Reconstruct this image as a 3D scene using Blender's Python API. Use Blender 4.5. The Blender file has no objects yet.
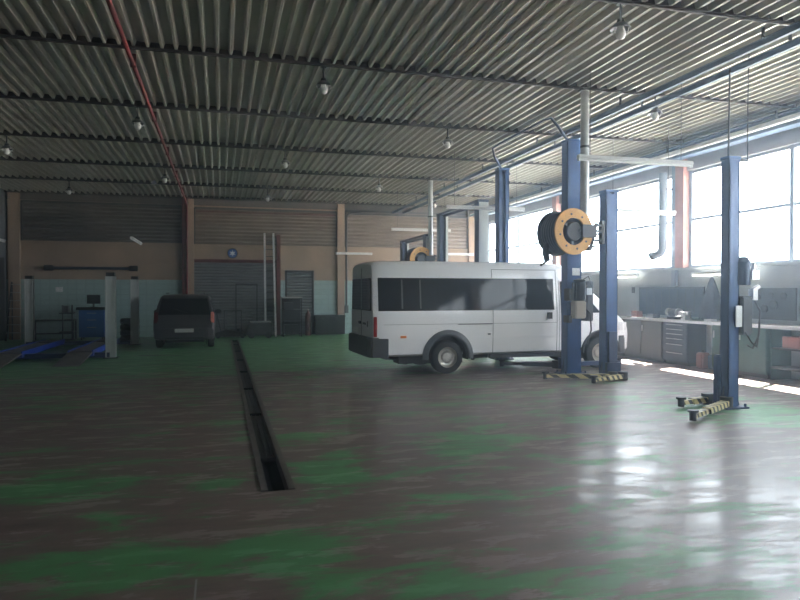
import bpy, bmesh, math, random
from mathutils import Vector, Matrix, noise
random.seed(7)
SC = bpy.context.scene
COL = SC.collection
PI = math.pi
R = math.radians

# ------------------------------------------------------------------ materials
def mat(name, color, rough=.6, metal=0.0, var=0.0, vscale=4.0, bump=0.0, bscale=30.0, spec=.5, emit=None, estr=0, dirt=None, dscale=1.5, coat=0.0):
    m = bpy.data.materials.new(name); m.use_nodes = True
    nt = m.node_tree; b = nt.nodes['Principled BSDF']
    c = tuple(color) + (1,)
    b.inputs['Base Color'].default_value = c
    b.inputs['Roughness'].default_value = rough
    b.inputs['Metallic'].default_value = metal
    b.inputs['Specular IOR Level'].default_value = spec
    if coat:
        b.inputs['Coat Weight'].default_value = coat; b.inputs['Coat Roughness'].default_value = .08
    tc = nt.nodes.new('ShaderNodeTexCoord')
    if var or dirt:
        n = nt.nodes.new('ShaderNodeTexNoise'); n.inputs['Scale'].default_value = vscale if var else dscale
        n.inputs['Detail'].default_value = 6
        nt.links.new(tc.outputs['Object'], n.inputs['Vector'])
        r = nt.nodes.new('ShaderNodeValToRGB')
        r.color_ramp.elements[0].position = .32; r.color_ramp.elements[1].position = .7
        if dirt:
            r.color_ramp.elements[0].color = tuple(dirt) + (1,); r.color_ramp.elements[1].color = c
        else:
            r.color_ramp.elements[0].color = tuple(max(0, x*(1-var)) for x in color) + (1,)
            r.color_ramp.elements[1].color = tuple(min(1, x*(1+var)) for x in color) + (1,)
        nt.links.new(n.outputs['Fac'], r.inputs['Fac'])
        nt.links.new(r.outputs['Color'], b.inputs['Base Color'])
    if bump:
        n2 = nt.nodes.new('ShaderNodeTexNoise'); n2.inputs['Scale'].default_value = bscale
        nt.links.new(tc.outputs['Object'], n2.inputs['Vector'])
        bp = nt.nodes.new('ShaderNodeBump'); bp.inputs['Strength'].default_value = bump
        bp.inputs['Distance'].default_value = .01
        nt.links.new(n2.outputs['Fac'], bp.inputs['Height']); nt.links.new(bp.outputs['Normal'], b.inputs['Normal'])
    if emit:
        b.inputs['Emission Color'].default_value = tuple(emit) + (1,); b.inputs['Emission Strength'].default_value = estr
    return m

def brick_mat(name, c1, c2, mortar, scale, bw, bh, rough, swap):
    m = mat(name, c1, rough); nt = m.node_tree; b = nt.nodes['Principled BSDF']
    g = nt.nodes.new('ShaderNodeTexCoord')
    sep = nt.nodes.new('ShaderNodeSeparateXYZ'); cmb = nt.nodes.new('ShaderNodeCombineXYZ')
    nt.links.new(g.outputs['Object'], sep.inputs[0])
    nt.links.new(sep.outputs[swap], cmb.inputs[0]); nt.links.new(sep.outputs['Z'], cmb.inputs[1])
    k = nt.nodes.new('ShaderNodeTexBrick'); k.offset = 0.0
    k.inputs['Color1'].default_value = tuple(c1)+(1,); k.inputs['Color2'].default_value = tuple(c2)+(1,)
    k.inputs['Mortar'].default_value = tuple(mortar)+(1,); k.inputs['Scale'].default_value = scale
    k.inputs['Brick Width'].default_value = bw; k.inputs['Row Height'].default_value = bh
    k.inputs['Mortar Size'].default_value = .012
    nt.links.new(cmb.outputs[0], k.inputs['Vector']); nt.links.new(k.outputs['Color'], b.inputs['Base Color'])
    return m

M = {}
M['ceil'] = mat('roof_sheet_paint', (.37, .355, .31), .28, .0, .12, 1.2, spec=.6)
M['purlin'] = mat('rusty_dark_steel', (.040, .031, .028), .6, .2, .4, 6)
M['beige'] = mat('beige_wall_paint', (.34, .245, .175), .7, 0, .12, 1.3)
M['tile'] = brick_mat('pale_teal_tile', (.34, .46, .45), (.31, .43, .42), (.26, .36, .36), 1, .3, .2, .3, 'X')
M['frontwall'] = mat('dark_front_wall_paint', (.09, .085, .08), .8, 0, .12, 1.5)
M['plaster'] = mat('pale_plaster', (.30, .32, .32), .8, 0, .1, 2)
M['wallgrey'] = mat('grey_wall_paint', (.15, .16, .17), .8, 0, .12, 1.5)
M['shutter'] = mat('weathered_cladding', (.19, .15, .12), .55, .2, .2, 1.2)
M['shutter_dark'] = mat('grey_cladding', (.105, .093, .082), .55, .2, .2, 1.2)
M['door'] = mat('grey_shutter_paint', (.17, .18, .185), .45, .3, .15, 2)
M['rust'] = mat('red_brown_paint', (.11, .026, .023), .55, 0, .25, 5)
M['red'] = mat('red_pipe_paint', (.16, .015, .02), .45, 0, .2, 5)
M['salmon'] = mat('salmon_column_paint', (.42, .20, .16), .6, 0, .12, 3)
M['frame'] = mat('window_frame_grey', (.22, .25, .30), .5, .1)
M['beam'] = mat('blue_grey_steel', (.08, .125, .20), .5, .1, .15, 3)
M['header'] = mat('grey_header_concrete', (.36, .34, .34), .8, 0, .1, 2)
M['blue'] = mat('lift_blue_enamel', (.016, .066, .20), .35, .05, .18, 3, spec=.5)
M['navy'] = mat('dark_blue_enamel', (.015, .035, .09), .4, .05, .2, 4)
M['black'] = mat('black_rubber_plastic', (.015, .015, .016), .5, 0, .2, 6)
M['dark'] = mat('dark_grey_steel', (.05, .052, .056), .5, .3, .25, 5)
M['steel'] = mat('bare_steel', (.38, .38, .38), .35, .8, .15, 5)
M['alu'] = mat('aluminium', (.75, .75, .76), .3, .7)
M['galv'] = mat('galvanised_duct', (.50, .52, .53), .4, .35, .12, 4)
M['fluegrey'] = mat('grey_blue_duct', (.22, .25, .29), .45, .2, .1, 4)
M['white'] = mat('white_plastic', (.75, .76, .76), .4)
M['tube'] = mat('fluorescent_fixture_white', (.7, .71, .7), .4)
M['tubelit'] = mat('fluorescent_tube_glow', (.9, .9, .85), .4, emit=(1, .95, .82), estr=2.2)
M['bulb'] = mat('frosted_bulb_glass', (.85, .84, .82), .12, spec=.8)
M['shade'] = mat('lamp_metal_reflector', (.22, .22, .23), .3, .6)
M['yellow'] = mat('yellow_orange_paint', (.62, .30, .045), .5, 0, .12, 4)
M['van'] = mat('white_van_paint', (.90, .90, .91), .25, 0, coat=.5)
M['vanglass'] = mat('tinted_window_glass', (.008, .009, .011), .05, 0, spec=.2)
M['vangrey'] = mat('grey_bumper_plastic', (.10, .105, .115), .5)
M['vandark'] = mat('charcoal_bumper_plastic', (.035, .037, .042), .55)
M['seam'] = mat('shut_line_dark', (.20, .20, .21), .6)
M['tyre'] = mat('tyre_rubber', (.018, .018, .019), .75)
M['rim'] = mat('worn_steel_wheel', (.42, .40, .36), .4, .6, .3, 9)
M['orange'] = mat('orange_lens', (.8, .22, .03), .25)
M['redlens'] = mat('red_lamp_lens', (.35, .015, .015), .15)
M['darklens'] = mat('shaded_red_lens', (.11, .012, .012), .2)  # shaded copy of the same tail lens, darkness put into its colour
M['tail'] = mat('glint_red_lens', (.9, .30, .26), .2)  # glint of daylight painted into the lens colour
M['clear'] = mat('clear_lamp_lens', (.7, .7, .72), .1)
M['carpaint'] = mat('dark_metallic_paint', (.075, .068, .078), .3, .4, coat=.5)
M['plate'] = mat('pale_number_plate', (.6, .6, .58), .5)
M['rampblue'] = mat('ramp_blue_paint', (.012, .05, .33), .4, 0, .15, 3)
M['ramptop'] = mat('worn_ramp_steel', (.15, .14, .135), .6, .2, .25, 4)
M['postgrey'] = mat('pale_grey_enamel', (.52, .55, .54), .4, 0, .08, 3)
M['cab'] = mat('tool_cabinet_blue', (.02, .11, .38), .4)
M['green'] = mat('bench_green_paint', (.018, .06, .055), .5, 0, .2, 4)
M['benchgrey'] = mat('bench_grey_paint', (.05, .054, .058), .6, 0, .1, 3)
M['top'] = mat('worktop_pale', (.32, .31, .30), .4, 0, .15, 5)
M['peg'] = mat('tool_panel_slate', (.02, .032, .055), .6, 0, .15, 3)
M['cloth'] = mat('dark_cloth', (.03, .035, .05), .9, 0, .3, 10)
M['beigebox'] = mat('beige_tank_plastic', (.55, .50, .40), .5)
M['pink'] = mat('faded_red_plastic', (.22, .085, .075), .5)
M['screen'] = mat('dark_screen', (.008, .009, .011), .15)
M['signblue'] = mat('sign_blue', (.02, .10, .35), .5)
M['pit'] = mat('oily_concrete', (.02, .018, .017), .8)
M['steelbrown'] = mat('worn_channel_steel', (.13, .11, .10), .5, .5, .2, 6)
M['joint'] = mat('joint_filler_pale', (.28, .29, .28), .6)

def stripe_mat():
    m = mat('hazard_stripe_paint', (.6, .45, .12), .5); nt = m.node_tree; b = nt.nodes['Principled BSDF']
    tc = nt.nodes.new('ShaderNodeTexCoord'); w = nt.nodes.new('ShaderNodeTexWave')
    w.bands_direction = 'DIAGONAL'; w.inputs['Scale'].default_value = 3.2
    w.inputs['Distortion'].default_value = .4
    nt.links.new(tc.outputs['Object'], w.inputs['Vector'])
    r = nt.nodes.new('ShaderNodeValToRGB'); r.color_ramp.interpolation = 'CONSTANT'
    r.color_ramp.elements[0].color = (.03, .028, .025, 1); r.color_ramp.elements[1].position = .42
    r.color_ramp.elements[1].color = (.55, .46, .22, 1)
    nt.links.new(w.outputs['Fac'], r.inputs['Fac']); nt.links.new(r.outputs['Color'], b.inputs['Base Color'])
    return m
M['stripe'] = stripe_mat()

def glass_mat():
    m = bpy.data.materials.new('thin_window_glass'); m.use_nodes = True
    nt = m.node_tree; nt.nodes.clear()
    o = nt.nodes.new('ShaderNodeOutputMaterial'); t = nt.nodes.new('ShaderNodeBsdfTransparent')
    t.inputs['Color'].default_value = (.93, .95, .96, 1)
    g = nt.nodes.new('ShaderNodeBsdfGlossy'); g.inputs['Roughness'].default_value = .05
    mx = nt.nodes.new('ShaderNodeMixShader'); mx.inputs[0].default_value = .06
    nt.links.new(t.outputs[0], mx.inputs[1]); nt.links.new(g.outputs[0], mx.inputs[2])
    nt.links.new(mx.outputs[0], o.inputs['Surface'])
    return m
M['glass'] = glass_mat()

# ------------------------------------------------------------------ mesh helper
class MB:
    def __init__(s): s.bm = bmesh.new()
    def box(s, c, d, rz=0, rx=0, ry=0):
        m = Matrix.Translation(c) @ Matrix.Rotation(rz, 4, 'Z') @ Matrix.Rotation(ry, 4, 'Y') @ Matrix.Rotation(rx, 4, 'X') @ Matrix.Diagonal((d[0], d[1], d[2], 1))
        bmesh.ops.create_cube(s.bm, size=1, matrix=m); return s
    def bb(s, x0, x1, y0, y1, z0, z1):
        return s.box(((x0+x1)/2, (y0+y1)/2, (z0+z1)/2), (abs(x1-x0), abs(y1-y0), abs(z1-z0)))
    def bar(s, p, q, w, h):
        p, q = Vector(p), Vector(q); d = q-p
        m = Matrix.Translation((p+q)/2) @ d.to_track_quat('X', 'Z').to_matrix().to_4x4() @ Matrix.Diagonal((d.length, w, h, 1))
        bmesh.ops.create_cube(s.bm, size=1, matrix=m); return s
    def cyl(s, p, q, r, r2=None, seg=16):
        p, q = Vector(p), Vector(q); d = q-p
        m = Matrix.Translation((p+q)/2) @ d.to_track_quat('Z', 'Y').to_matrix().to_4x4()
        bmesh.ops.create_cone(s.bm, cap_ends=True, segments=seg, radius1=r, radius2=r if r2 is None else r2, depth=d.length, matrix=m); return s
    def lathe(s, prof, o=(0, 0, 0), ax='Z', seg=24):
        rot = {'Z': Matrix(), 'Y': Matrix.Rotation(PI/2, 4, 'X'), 'X': Matrix.Rotation(PI/2, 4, 'Y')}[ax]
        m = Matrix.Translation(o) @ rot; rings = []
        for r, z in prof:
            rings.append([s.bm.verts.new(m @ Vector((max(r, 1e-4)*math.cos(2*PI*k/seg), max(r, 1e-4)*math.sin(2*PI*k/seg), z))) for k in range(seg)])
        for a, b in zip(rings, rings[1:]):
            for k in range(seg):
                s.bm.faces.new((a[k], a[(k+1) % seg], b[(k+1) % seg], b[k]))
        return s
    def tube(s, pts, r, seg=10):
        pts = [Vector(p) for p in pts]; rings = []; up = None
        for i, p in enumerate(pts):
            d = (pts[min(i+1, len(pts)-1)] - pts[max(i-1, 0)]).normalized()
            if up is None: up = Vector((0, 0, 1)) if abs(d.z) < .9 else Vector((1, 0, 0))
            a = d.cross(up).normalized(); up = a.cross(d).normalized()
            rings.append([s.bm.verts.new(p + r*(math.cos(2*PI*k/seg)*a + math.sin(2*PI*k/seg)*up)) for k in range(seg)])
        for a, b in zip(rings, rings[1:]):
            for k in range(seg): s.bm.faces.new((a[k], a[(k+1) % seg], b[(k+1) % seg], b[k]))
        s.bm.faces.new(rings[0]); s.bm.faces.new(rings[-1][::-1]); return s
    def prism(s, poly, axis, lo, hi):
        def v(a, b, t): return {'X': (t, a, b), 'Y': (a, t, b), 'Z': (a, b, t)}[axis]
        A = [s.bm.verts.new(v(a, b, lo)) for a, b in poly]; B = [s.bm.verts.new(v(a, b, hi)) for a, b in poly]
        n = len(poly); s.bm.faces.new(A); s.bm.faces.new(B[::-1])
        for k in range(n): s.bm.faces.new((A[k], B[k], B[(k+1) % n], A[(k+1) % n]))
        return s
    def rings(s, R_, caps=True, closed=True):
        V = [[s.bm.verts.new(p) for p in r] for r in R_]; n = len(V[0])
        for a, b in zip(V, V[1:]):
            for k in range(n if closed else n-1): s.bm.faces.new((a[k], a[(k+1) % n], b[(k+1) % n], b[k]))
        if caps: s.bm.faces.new(V[0][::-1]); s.bm.faces.new(V[-1])
        return s
    def build(s, name, m, parent=None, bevel=0, smooth=None, loc=None):
        bmesh.ops.recalc_face_normals(s.bm, faces=s.bm.faces[:])
        if bevel: bmesh.ops.bevel(s.bm, geom=s.bm.edges[:], offset=bevel, segments=2, affect='EDGES', clamp_overlap=True)
        me = bpy.data.meshes.new(name); s.bm.to_mesh(me); s.bm.free()
        me.materials.append(m if not isinstance(m, str) else M[m])
        if smooth:
            for p in me.polygons: p.use_smooth = True
            me.set_sharp_from_angle(angle=R(smooth))
        o = bpy.data.objects.new(name, me); COL.objects.link(o)
        if parent: o.parent = parent
        if loc: o.location = loc
        return o

def tag(o, label=None, cat=None, group=None, kind=None):
    if label: o['label'] = label
    if cat: o['category'] = cat
    if group: o['group'] = group
    if kind: o['kind'] = kind
    return o
def thing(name, label, cat, loc=(0, 0, 0), rz=0, group=None):
    o = bpy.data.objects.new(name, None); COL.objects.link(o); o.empty_display_size = .2
    o.location = loc; o.rotation_euler = (0, 0, rz)
    return tag(o, label, cat, group)
def struct(o): o['kind'] = 'structure'; return o
def dup(root, loc, rz=None, label=None):
    def rec(o, par):
        c = o.copy(); COL.objects.link(c)
        if par: c.parent = par
        for ch in list(o.children): rec(ch, c)
        return c
    r = rec(root, None); r.location = loc
    if rz is not None: r.rotation_euler = (0, 0, rz)
    if label: r['label'] = label
    return r

# ------------------------------------------------------------------ room constants
XL, XR, YF, YB, ZC = -7.4, 10.8, -4.5, 26.5, 5.28

# ---- floor: painted concrete, worn along the driving lanes
PX0, PX1, PY0, PY1 = .37, .57, 5.70, 24.0
def floor():
    xs = [XL + i*(XR-XL)/91 for i in range(92)]; ys = [YF + i*(YB+.2-YF)/155 for i in range(156)]
    xs = sorted([x for x in xs if abs(x-PX0) > .05 and abs(x-PX1) > .05] + [PX0, PX1])
    ys = sorted([y for y in ys if abs(y-PY0) > .05 and abs(y-PY1) > .05] + [PY0, PY1])
    bm = bmesh.new()
    V = [[bm.verts.new((x, y, 0)) for x in xs] for y in ys]
    for j in range(len(ys)-1):
        for i in range(len(xs)-1):
            cx, cy = (xs[i]+xs[i+1])/2, (ys[j]+ys[j+1])/2
            if PX0 < cx < PX1 and PY0 < cy < PY1: continue
            bm.faces.new((V[j][i], V[j][i+1], V[j+1][i+1], V[j+1][i]))
    for v in [v for v in bm.verts if not v.link_faces]: bm.verts.remove(v)
    me = bpy.data.meshes.new('floor'); bm.to_mesh(me); bm.free()
    EL = [(-1.41, 6.34, .65, .6, .9), (-.06, 6.21, .41, .47, .8), (.3, 4.32, .62, .40, 1.), (-.77, 4.37, .9, .34, .9), (1.0, 6.1, .38, .86, .9),
          (1.3, 8.13, .56, .84, .6), (2.66, 6.83, .76, .94, .75), (7.15, 7.89, 1.14, 1.42, .9), (1.65, 3.45, .8, .25, .9), (1.9, 6.21, .79, .46, .5),
          (.14, 5.04, .46, .18, .55), (6.39, 9.06, .94, .82, .3), (3.96, 9.75, .94, .98, .4), (2.54, 10.62, .83, .75, .4), (-2.53, 11.81, .94, 2.24, .5), (2.96, 3.57, .76, .53, .7)]
    at = me.attributes.new('paint', 'FLOAT', 'POINT')
    ca, sa = math.cos(R(15.2)), math.sin(R(15.2))
    for k, v in enumerate(me.vertices):
        x, y = v.co.x, v.co.y
        p = .34
        if y > 13: p = max(p, min(1.0, .3 + (y-13)/3.5))
        if x < -4 and y > 12: p = max(p, .7)
        for ex, ey, rx, ry, s in EL:
            dx, dy = x-ex, y-ey
            u = (dx*ca - dy*sa)/rx; w = (dx*sa + dy*ca)/ry
            q = u*u + w*w
            p = max(p, s*math.exp(-.7*q*q))
        if x > 7.9 and y > 9.3: p *= max(.1, 1-(x-7.9)/.9)
        at.data[k].value = p
    m = bpy.data.materials.new('worn_green_floor_paint'); m.use_nodes = True
    nt = m.node_tree; L = nt.links; b = nt.nodes['Principled BSDF']
    a = nt.nodes.new('ShaderNodeAttribute'); a.attribute_name = 'paint'
    tc = nt.nodes.new('ShaderNodeTexCoord')
    mp = nt.nodes.new('ShaderNodeMapping'); mp.inputs['Scale'].default_value = (.65, 2.0, 1); mp.inputs['Rotation'].default_value = (0, 0, R(12))
    L.new(tc.outputs['Object'], mp.inputs['Vector'])
    n = nt.nodes.new('ShaderNodeTexNoise'); n.inputs['Scale'].default_value = 1.3; n.inputs['Detail'].default_value = 10; n.inputs['Roughness'].default_value = .74; n.inputs['Distortion'].default_value = .6
    L.new(mp.outputs[0], n.inputs['Vector'])
    ma = nt.nodes.new('ShaderNodeMath'); ma.operation = 'MULTIPLY_ADD'; ma.inputs[1].default_value = 4.2; ma.inputs[2].default_value = -2.1
    L.new(n.outputs['Fac'], ma.inputs[0])
    ad = nt.nodes.new('ShaderNodeMath'); L.new(ma.outputs[0], ad.inputs[0]); L.new(a.outputs['Fac'], ad.inputs[1])
    mr = nt.nodes.new('ShaderNodeMapRange'); mr.interpolation_type = 'SMOOTHSTEP'; mr.inputs['From Min'].default_value = .40; mr.inputs['From Max'].default_value = .85
    L.new(ad.outputs[0], mr.inputs['Value'])
    n2 = nt.nodes.new('ShaderNodeTexNoise'); n2.inputs['Scale'].default_value = 2.4; n2.inputs['Detail'].default_value = 9; n2.inputs['Roughness'].default_value = .7
    L.new(mp.outputs[0], n2.inputs['Vector'])
    r1 = nt.nodes.new('ShaderNodeValToRGB')
    e = r1.color_ramp.elements; e[0].position = .3; e[0].color = (.075, .048, .042, 1); e[1].position = .72; e[1].color = (.25, .178, .16, 1)
    r2 = nt.nodes.new('ShaderNodeValToRGB')
    e = r2.color_ramp.elements; e[0].position = .3; e[0].color = (.036, .165, .042, 1); e[1].position = .72; e[1].color = (.10, .31, .13, 1)
    L.new(n2.outputs['Fac'], r1.inputs['Fac']); L.new(n2.outputs['Fac'], r2.inputs['Fac'])
    mx = nt.nodes.new('ShaderNodeMix'); mx.data_type = 'RGBA'
    L.new(mr.outputs[0], mx.inputs['Factor']); L.new(r1.outputs['Color'], mx.inputs['A']); L.new(r2.outputs['Color'], mx.inputs['B'])
    L.new(mx.outputs['Result'], b.inputs['Base Color'])
    mr2 = nt.nodes.new('ShaderNodeMapRange'); mr2.inputs['From Min'].default_value = .35; mr2.inputs['From Max'].default_value = .7
    mr2.inputs['To Min'].default_value = .40; mr2.inputs['To Max'].default_value = .60
    L.new(n2.outputs['Fac'], mr2.inputs['Value']); L.new(mr2.outputs[0], b.inputs['Roughness'])
    b.inputs['Specular IOR Level'].default_value = .8; b.inputs['Coat Weight'].default_value = .45
    mr3 = nt.nodes.new('ShaderNodeMapRange'); mr3.inputs['From Min'].default_value = .38; mr3.inputs['From Max'].default_value = .62
    mr3.inputs['To Min'].default_value = .10; mr3.inputs['To Max'].default_value = .34
    L.new(n2.outputs['Fac'], mr3.inputs['Value']); L.new(mr3.outputs[0], b.inputs['Coat Roughness'])
    mr4 = nt.nodes.new('ShaderNodeMapRange'); mr4.inputs['From Min'].default_value = .35; mr4.inputs['From Max'].default_value = .6
    mr4.inputs['To Min'].default_value = .62; mr4.inputs['To Max'].default_value = .12
    L.new(n.outputs['Fac'], mr4.inputs['Value']); L.new(mr4.outputs[0], b.inputs['Coat Weight'])
    bp = nt.nodes.new('ShaderNodeBump'); bp.inputs['Strength'].default_value = .10; bp.inputs['Distance'].default_value = .02
    n3 = nt.nodes.new('ShaderNodeTexNoise'); n3.inputs['Scale'].default_value = 3.0; n3.inputs['Detail'].default_value = 4
    L.new(mp.outputs[0], n3.inputs['Vector']); L.new(n3.outputs['Fac'], bp.inputs['Height']); L.new(bp.outputs['Normal'], b.inputs['Normal']); L.new(bp.outputs['Normal'], b.inputs['Coat Normal'])
    me.materials.append(m)
    o = bpy.data.objects.new('floor', me); COL.objects.link(o); struct(o)
floor()
# slit channel under the floor
mb = MB(); d = .55
mb.bb(PX0-.02, PX0, PY0, PY1, -d, -.0004); mb.bb(PX1, PX1+.02, PY0, PY1, -d, -.0004); mb.bb(PX0, PX1, PY0-.02, PY0, -d, -.0004)
mb.bb(PX0, PX1, PY1, PY1+.02, -d, -.0004); mb.bb(PX0-.02, PX1+.02, PY0, PY1, -d-.02, -d)
struct(mb.build('trim_1', 'pit'))
t = thing('drainage_channel', 'long narrow steel-edged channel running across the floor towards the back wall', 'drain', ((PX0+PX1)/2, PY0, 0))
w = (PX1-PX0)/2
for s in (-1, 1):
    mb = MB(); mb.bb(s*w-.006*s, s*(w+.045), 0, PY1-PY0, .001, .012); mb.bb(s*w, s*(w-.014), 0, PY1-PY0, -.09, .012)
    mb.build('edge_rail', 'steelbrown', t)
y = 1.28; k = 0
while y < PY1-PY0-.1:
    y2 = min(y+2.6, PY1-PY0)
    mb = MB()
    mb.bb(-w+.015, w-.015, y+.01, y+.05, -.075, -.03)
    mb.bb(-w+.02, w-.02, y+.05, y2-.02, -.085, -.06)
    for q in (-.055, 0, .055): mb.bb(q-.006, q+.006, y+.05, y2-.02, -.06, -.045)
    mb.build('cover_plate', 'dark', t); y = y2
tag(MB().bb(-.150, -.138, -1.0, 4.06, .0005, .0022).build('trim_2', 'joint'), kind='structure')

# ---- ceiling: trapezoidal roof sheets
def ceiling():
    pts = []; x = XL-.3; p = .196
    while x < XR+.4:
        pts += [(x, ZC), (x+.036, ZC), (x+.060, ZC+.08), (x+.172, ZC+.08)]; x += p
    mb = MB()
    ya, yb = YF-.3, YB+.3
    A = [mb.bm.verts.new((x, ya, z)) for x, z in pts]; B = [mb.bm.verts.new((x, yb, z)) for x, z in pts]
    for k in range(len(pts)-1): mb.bm.faces.new((A[k], A[k+1], B[k+1], B[k]))
    o = mb.build('ceiling', 'ceil')
    md = o.modifiers.new('thick', 'SOLIDIFY'); md.thickness = .006; md.offset = 1
    struct(o)
ceiling()
MB().bb(XL-.3, XR+.4, YF-.3, YB+.3, ZC+.15, ZC+.25).build('roof_slab', 'dark')
struct(bpy.data.objects['roof_slab'])
PUR = [-2.4, .8, 4.0, 7.15, 10.35, 13.55, 16.75, 19.95, 23.1, 26.3]
for i, y in enumerate(PUR):
    mb = MB(); mb.bb(XL, XR, y-.03, y+.03, ZC-.008, ZC); mb.bb(XL, XR, y-.006, y+.006, ZC-.035, ZC-.008); mb.bb(XL, XR, y-.02, y+.02, ZC-.04, ZC-.032); mb.bb(XL, XR, y-.012, y+.012, ZC-.001, ZC+.079)
    struct(mb.build('beam_%d' % (i+1), 'purlin'))

# ---- left and front walls
struct(MB().bb(XL-.25, XL, YF-.25, YB+.25, -.1, ZC+.14).build('wall_left', 'wallgrey'))
struct(MB().bb(XL-.25, XR+.15, YF-.25, YF, -.1, ZC+.14).build('wall_front', 'frontwall'))
mb = MB(); mb.bb(XL, XL+.02, 23.2, 26.2, 0, 2.9); struct(mb.build('door_3', 'black'))

# ---- back wall: beige band, tiled dado, cladding, pilasters
mb = MB()
for x0, x1, z0 in ((XL-.25, -1.18, 2.16), (-1.18, 2.2, 2.84), (2.2, 2.47, 2.16), (2.47, 3.62, 2.5), (3.62, XR+.15, 2.16)): mb.bb(x0, x1, YB, YB+.25, z0, 3.52)
mb.bb(XL-.25, XR+.15, YB+.08, YB+.25, 3.52, ZC+.14)
struct(mb.build('wall_back', 'beige'))
struct(MB().bb(XL, XR, YB, YB+.07, 5.03, ZC+.12).build('trim_10', 'shutter_dark'))
mb = MB(); mb.bb(XL-.25, -1.18, YB-.012, YB+.25, -.1, 2.16); mb.bb(2.2, 2.47, YB-.012, YB+.25, -.1, 2.16); mb.bb(3.62, XR+.15, YB-.012, YB+.25, -.1, 2.16)
struct(mb.build('trim_3', 'tile'))
def pilaster(i, x0, x1, m='beige', z0=0, dep=.14):
    struct(MB().bb(x0, x1, YB-dep, YB, z0, ZC-.02).build('pillar_%d' % i, m))
pilaster(1, -7.30, -6.94); pilaster(2, -1.18, -.98); pilaster(3, 4.56, 4.84); pilaster(4, 10.2, 10.55)
struct(MB().bb(-1.40, -1.20, YB-.26, YB-.02, 0, ZC-.02).build('pillar_5', 'rust'))
struct(MB().bb(2.13, 2.28, YB-.16, YB-.015, 0, 3.95).build('pillar_6', 'rust'))
mb = MB(); mb.bb(XL, XR, YB-.06, YB, 3.46, 3.53); struct(mb.build('trim_4', 'beige'))
def cladding(i, x0, x1, z0, z1, m, pitch=.14, y=YB+.03, fr='dark'):
    """horizontal ribbed sheet in a steel frame"""
    f = MB(); f.bb(x0-.03, x0+.03, YB-.03, y+.05, z0, z1); f.bb(x1-.03, x1+.03, YB-.03, y+.05, z0, z1); f.bb(x0, x1, YB-.03, y+.05, z1-.05, z1+.03)
    fo = struct(f.build('window_frame_%d' % i, fr))
    s = MB(); n = int((z1-z0)/pitch)
    pr = []
    for k in range(n):
        z = z0 + k*(z1-z0)/n; h = (z1-z0)/n
        pr += [(y, z), (y, z+h*.35), (y-.035, z+h*.5), (y-.035, z+h*.85)]
    pr += [(y, z1), (y+.05, z1), (y+.05, z0)]
    s.prism(pr, 'X', x0, x1)
    s.build('shutter_panel', m, fo)
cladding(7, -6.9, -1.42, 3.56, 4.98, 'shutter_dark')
cladding(8, -.96, 4.54, 3.52, 4.93, 'shutter')
cladding(9, 4.9, 10.18, 3.49, 5.0, 'shutter')
# dark bar along the top of the cladding
mb = MB(); mb.bb(-.9, 4.5, YB-.05, YB-.01, 4.76, 4.82); struct(mb.build('trim_5', 'rust'))
mb = MB(); mb.bb(5.0, 10.2, YB-.09, YB-.03, 4.84, 4.92); struct(mb.build('trim_6', 'dark'))

def roller_door(i, x0, x1, z1, box):
    y = YB+.06; s = MB(); pr = []; n = int(z1/.11)
    for k in range(n):
        z = k*z1/n; h = z1/n; pr += [(y, z), (y-.022, z+h*.25), (y-.022, z+h*.75), (y, z+h)]
    pr += [(y+.04, z1), (y+.04, 0)]
    s.prism(pr, 'X', x0, x1); d = struct(s.build('door_%d' % i, 'door'))
    f = MB(); f.bb(x0, x0+.07, YB-.02, YB+.1, 0, z1); f.bb(x1-.07, x1, YB-.02, YB+.1, 0, z1); f.bb(x0, x1, YB-.06, YB+.1, z1, z1+box)
    f.build('door_frame', 'rust' if box > .1 else 'dark', d)
    MB().bb(x0, x1, YB+.11, YB+.26, -.1, z1+.1).build('door_backing', 'black', d)
    return d
d1 = roller_door(1, -1.18, 2.2, 2.84, .12)
b = MB(); b.bb(.55, .6, YB+.015, YB+.035, .1, 2.0); b.bb(1.35, 1.4, YB+.015, YB+.035, .1, 2.0); b.bb(.55, 1.4, YB+.015, YB+.035, 1.97, 2.02)
b.build('wicket_frame', 'dark', d1)
d2 = roller_door(2, 2.47, 3.62, 2.5, .06)

# ---- right wall with the long row of windows
SIL, TOP, MID = 2.28, 4.60, 3.43
mb = MB(); mb.bb(XR, XR+.15, YF-.25, YB+.25, -.1, SIL); struct(mb.build('wall_right', 'plaster'))
mb = MB(); mb.bb(XR, XR+.15, YF-.25, YB+.25, TOP, ZC+.14); struct(mb.build('trim_7', 'header'))
mb = MB(); mb.bb(XR-.10, XR+.14, YF, YB, SIL-.05, SIL); struct(mb.build('trim_8', 'plaster'))
PIL = [-4.95+6.2*k for k in range(6)]          # column centres along the wall
for k, y in enumerate(PIL):
    y0, y1 = max(YF, y-.15), min(YB, y+.15)
    if y1 <= y0: continue
    struct(MB().bb(XR-.10, XR+.16, y0, y1, SIL, TOP+.3).build('column_%d' % (k+1), 'salmon'))
struct(MB().bb(XR-.09, XR-.01, PIL[3]+.15, PIL[3]+.29, 1.84, TOP+.3).build('trim_9', 'frame'))
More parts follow.
